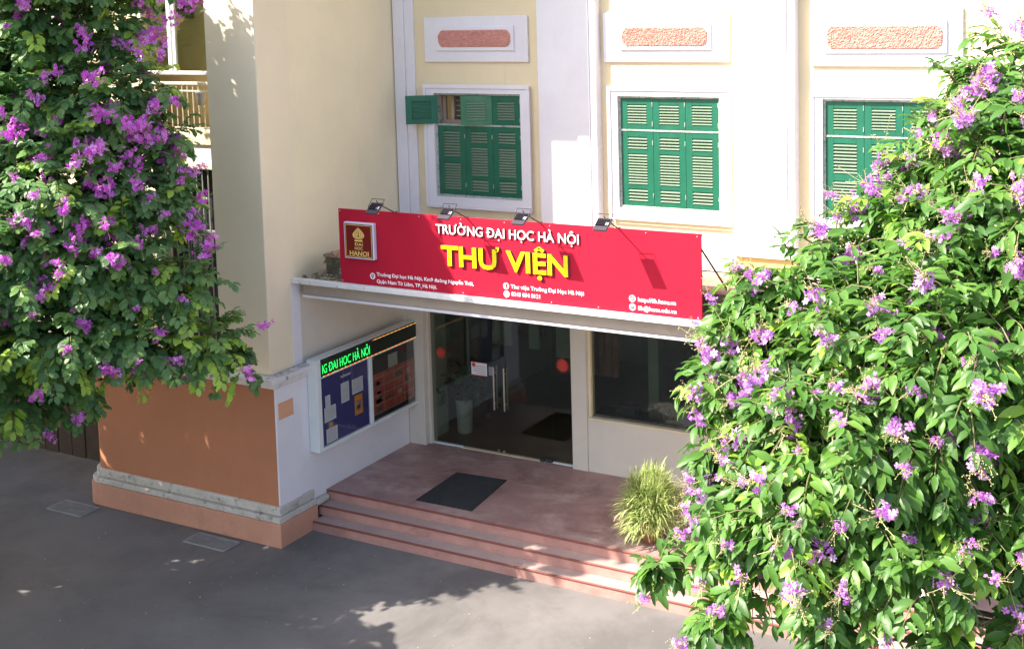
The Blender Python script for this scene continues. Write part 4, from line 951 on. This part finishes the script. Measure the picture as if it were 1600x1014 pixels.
    for p, dr in cp_[:290]:
        Fr = frames(np.array([dr+r.normal(size=3)*0.25]), np.array([r.normal(size=3)]))[0]; s = r.uniform(0.45, 1.15)
        o = link('flower_cluster', cms[r.integers(5)], root); o.matrix_basis = Matrix([[*(Fr[a]*s), p[a]-BO[a]] for a in range(3)] + [[0, 0, 0, 1]])
    return root
RL = [ (11.14,-4.94,7.35,0.40), (11.02,-5.28,6.87,0.55), (11.35,-5.49,6.51,0.70), (10.58,-5.33,6.49,0.33), (10.87,-5.67,6.11,0.55), (10.26,-5.55,6.03,0.33), (9.98,-5.72,5.90,0.34), (9.86,-5.63,6.18,0.16), (10.25,-5.40,6.43,0.20), (10.51,-5.22,6.82,0.22), (10.79,-5.02,7.19,0.22), (9.62,-5.80,5.86,0.28), (9.84,-6.06,5.54,0.38), (10.42,-6.20,5.60,0.55), (11.06,-6.30,5.66,0.60), (9.43,-6.06,5.47,0.26), (9.43,-5.90,5.87,0.17), (9.25,-6.02,5.64,0.17), (9.17,-6.17,5.21,0.15), (9.34,-6.14,5.13,0.22), (9.63,-6.22,5.05,0.33), (10.23,-6.47,5.08,0.50), (10.73,-6.43,5.10,0.35), (9.20,-6.26,4.76,0.12), (9.50,-6.35,4.51,0.32), (9.97,-6.56,4.53,0.42), (10.49,-6.50,4.52,0.36), (9.32,-6.38,4.11,0.16), (8.81,-6.45,3.87,0.03), (9.66,-6.55,4.01,0.26), (10.18,-6.61,4.10,0.28), (10.73,-6.63,4.31,0.28), (11.30,-5.64,5.33,0.45), (11.29,-6.09,4.37,0.22), (11.04,-6.33,4.50,0.24), (10.75,-6.34,4.72,0.30), (9.32,-6.65,3.68,0.06), (11.61,-5.63,6.03,0.90), (11.73,-5.81,4.78,0.70), (10.14,-6.77,3.83,0.06), (10.85,-6.61,3.89,0.05), (11.33,-6.35,3.94,0.08) ]
LL = [ (-2.06,-2.94,7.89,0.86), (-1.13,-2.45,7.78,0.43), (-1.83,-3.52,6.72,0.86), (-0.85,-2.99,6.78,0.70), (-0.45,-2.52,7.00,0.32), (-0.24,-2.48,6.31,0.32), (-1.04,-3.43,5.72,0.97), (-0.30,-2.81,5.66,0.54), (-1.44,-3.96,4.93,0.97), (-0.57,-3.28,4.78,0.76), (-0.07,-2.60,5.39,0.30), (0.18,-2.69,4.38,0.43), (-0.97,-3.82,3.93,0.86), (-0.17,-3.18,3.77,0.54), (0.46,-2.51,3.59,0.39), (0.67,-2.21,3.25,0.19), (-1.31,-4.19,3.23,0.54), (-0.67,-3.62,3.23,0.27), (-0.99,-3.83,2.83,0.22), (-0.87,-2.45,8.68,0.54), (-1.20,-2.96,8.73,0.65), (-2.09,-2.72,9.03,0.97), (-2.72,-3.58,7.40,0.86), (-2.39,-4.04,5.73,0.86), (-2.09,-4.28,4.10,0.76) ]
SL = [ (-2.90,-4.10,10.30,0.60), (-2.10,-4.10,9.90,0.60), (-1.50,-4.10,9.50,0.40), (-3.20,-3.40,7.30,0.90), (-4.30,-4.20,8.00,1.00), (-4.80,-3.80,6.40,1.20), (-1.90,-5.50,9.80,0.65), (-15.24,-9.20,5.20,0.85), (-15.26,-7.85,5.20,0.85), (-15.29,-6.50,5.20,0.85), (-15.32,-5.15,5.20,0.85), (-15.34,-3.80,5.20,0.85), (-15.37,-2.45,5.20,0.85), (-15.40,-1.10,5.20,0.85), (-15.43,0.25,5.20,0.85), (-13.79,-9.20,5.20,0.85), (-13.81,-7.85,5.20,0.85), (-13.84,-6.50,5.20,0.85), (-13.87,-5.15,5.20,0.85), (-13.89,-3.80,5.20,0.85), (-13.92,-2.45,5.20,0.85), (-13.95,-1.10,5.20,0.85), (-13.98,0.25,5.20,0.85), (-12.34,-9.20,5.20,0.85), (-12.36,-7.85,5.20,0.85), (-12.39,-6.50,5.20,0.85), (-12.42,-5.15,5.20,0.85), (-12.44,-3.80,5.20,0.85), (-12.47,-2.45,5.20,0.85), (-12.50,-1.10,5.20,0.85), (-12.53,0.25,5.20,0.85), (-10.89,-9.20,5.20,0.85), (-10.91,-7.85,5.20,0.85), (-10.94,-6.50,5.20,0.85), (-10.97,-5.15,5.20,0.85), (-10.99,-3.80,5.20,0.85), (-11.02,-2.45,5.20,0.85), (-11.05,-1.10,5.20,0.85), (-11.08,0.25,5.20,0.85), (-9.44,-9.20,5.20,0.85), (-9.46,-7.85,5.20,0.85), (-9.49,-6.50,5.20,0.85), (-9.52,-5.15,5.20,0.85), (-9.54,-3.80,5.20,0.85), (-9.57,-2.45,5.20,0.85), (-9.60,-1.10,5.20,0.85), (-7.99,-9.20,4.40,0.85), (-8.01,-7.85,4.40,0.85), (-8.04,-6.50,4.40,0.85), (-8.07,-5.15,4.40,0.85), (-8.09,-3.80,4.40,0.85), (-8.12,-2.45,4.40,0.85), (-6.54,-9.20,4.40,0.85), (-6.56,-7.85,4.40,0.85), (-6.59,-6.50,4.40,0.85), (-6.62,-5.15,4.40,0.85), (-6.64,-3.80,4.40,0.85), (-5.09,-9.20,4.40,0.85), (-5.11,-7.85,4.40,0.85), (-5.14,-6.50,4.40,0.85), (-5.17,-5.15,4.40,0.85), (-5.19,-3.80,4.40,0.85), (-3.64,-9.20,4.40,0.85), (-3.66,-7.85,4.40,0.85), (-3.69,-6.50,4.40,0.85), (-3.72,-5.15,4.40,0.85), (-2.19,-9.20,4.40,0.85), (-2.21,-7.85,4.40,0.85), (-2.24,-6.50,4.40,0.85), (-2.27,-5.15,4.40,0.85), (-0.74,-9.20,4.40,0.85), (-0.76,-7.85,4.40,0.85), (-0.79,-6.50,4.40,0.85), (0.71,-9.20,4.40,0.85), (0.69,-7.85,4.40,0.85) ]
tree('flowering_tree', 'large leaved tree with lilac flowers at the right, before the canopy end', (12.9, -5.6, 0), (11.9, -5.9, 6.2), RL, 'leafR', 'petalR', 0.140, 4300, 0, (10, 0.16, 0.045, 0.031, 6), 0.08, 21, 0.32, 0.16, 0.34)
tree('flowering_tree', 'tree with magenta flower heads at the left, in front of the cream column', (-4.7, -3.0, 0), (-2.0, -4.4, 5.6), LL, 'leafL', 'petalL', 0.150, 4200, 1, (15, 0.24, 0.06, 0.040, 1), 0.10, 22, 0.5, 0.17, 0.42)
tree('shade_tree', 'tall shade tree left of the wing whose crown throws shade on the wall', (-7.5, -5.5, 0), (-6.5, -5.5, 6.5), SL, 'leafL', 'petalL', 0.40, 3900, 1, (16, 0.24, 0.06, 0.042, 1), 0.03, 23, 0.0, 0.2, 0.5)

# grassy bush in a clay pot
bs = thing('potted_bush', 'round yellow green bush of thin arching blades on the porch by the right tree', 'potted plant', (5.40, 0.80, FL))
MB().lathe((5.40, 0.80, FL+0.001), [(0.13, 0), (0.19, 0.26), (0.21, 0.28), (0.21, 0.31), (0.17, 0.31), (0.16, 0.27)], 20).build('pot', 'pot_clay', bs, smooth=True)
r = np.random.default_rng(5); V = []; F = []; T = []
for i in range(3800):
    a = r.uniform(0, 6.283); el = r.uniform(-0.7, 1.45); R0 = r.uniform(0.15, 0.42); c = np.array([5.40, 0.80, FL+0.46])
    d = np.array([math.cos(a)*math.cos(el), math.sin(a)*math.cos(el), math.sin(el)]); R0 *= 1+0.22*math.sin(3*a+1)*math.cos(2*el)+0.12*math.sin(7*a); p = c + d*R0*np.array([1, 1, 1.1]); L = r.uniform(0.13, 0.26); wd = r.uniform(0.006, 0.011)
    v = d*0.8 + r.normal(size=3)*0.35 + np.array([0, 0, 0.35]); v /= np.linalg.norm(v); s = np.cross(v, [0.1, 0.2, 1]); s /= np.linalg.norm(s); b = len(V); tt = r.uniform(0, 1)
    for k in range(4):
        ww = wd*(1, 0.9, 0.6, 0.05)[k]; V += [p-s*ww, p+s*ww]; T += [tt, tt]; p = p + v*L/3; v = v + np.array([0, 0, -0.33]); v /= np.linalg.norm(v)
    for k in range(3): F.append((b+2*k, b+2*k+1, b+2*k+3, b+2*k+2))
V = np.array(V) - np.array([5.40, 0.80, FL]); stuff(link('foliage', mesh_np('foliage', V, np.array(F), np.array(T), 'bush'), bs))
# indoor plant leaves
V, F = leaf_template(1); n = 160; P_ = np.array([0.60, 3.45, 0.95]) + r.normal(size=(n, 3))*np.array([0.2, 0.15, 0.22]) + [0, 0, 0.15]; D = r.normal(size=(n, 3))+[0, 0, -.2]
a, b, c_ = instances((V, F), P_-np.array([0, 0, 0]), frames(D, r.normal(size=(n, 3))+[0, 0, 1]), np.full(n, 0.17), r.uniform(0, 1, n))
a = a + np.array([0, 0, FL+0.005]) + np.array([0, 0, -0.25]) - np.array([0.60, 3.45, FL+0.005]); stuff(link('foliage', mesh_np('foliage', a, b, c_, 'plant'), pp))
# fallen petals and leaf bits on the asphalt
r = np.random.default_rng(9); n = 420; P_ = np.stack([r.uniform(-3, 11, n), r.uniform(-6, -0.4, n), np.full(n, 0.004)], 1)
V, F = leaf_template(1); V = V*0.7
for nm, mt, sl_, sz in (('fallen_petals', 'petalR', slice(0, 150), 0.035), ('fallen_leaves', 'bush', slice(150, 420), 0.03)):
    k = len(P_[sl_]); ang = r.uniform(0, 6.28, k); D = np.stack([np.cos(ang), np.sin(ang), np.zeros(k)], 1)
    a, b, c_ = instances((V, F), P_[sl_]+[0, 0, 0.004], frames(D, np.tile([0.05, 0.02, 1.0], (k, 1))), r.uniform(0.4, 1.2, k)*sz, r.uniform(0, 1, k))
    o = stuff(link(nm, mesh_np(nm, a, b, c_, mt))); tag(o, 'scattered small purple petals lying on the asphalt' if 'petal' in nm else 'scattered tiny yellowish leaf bits on the asphalt', 'petals' if 'petal' in nm else 'leaves')
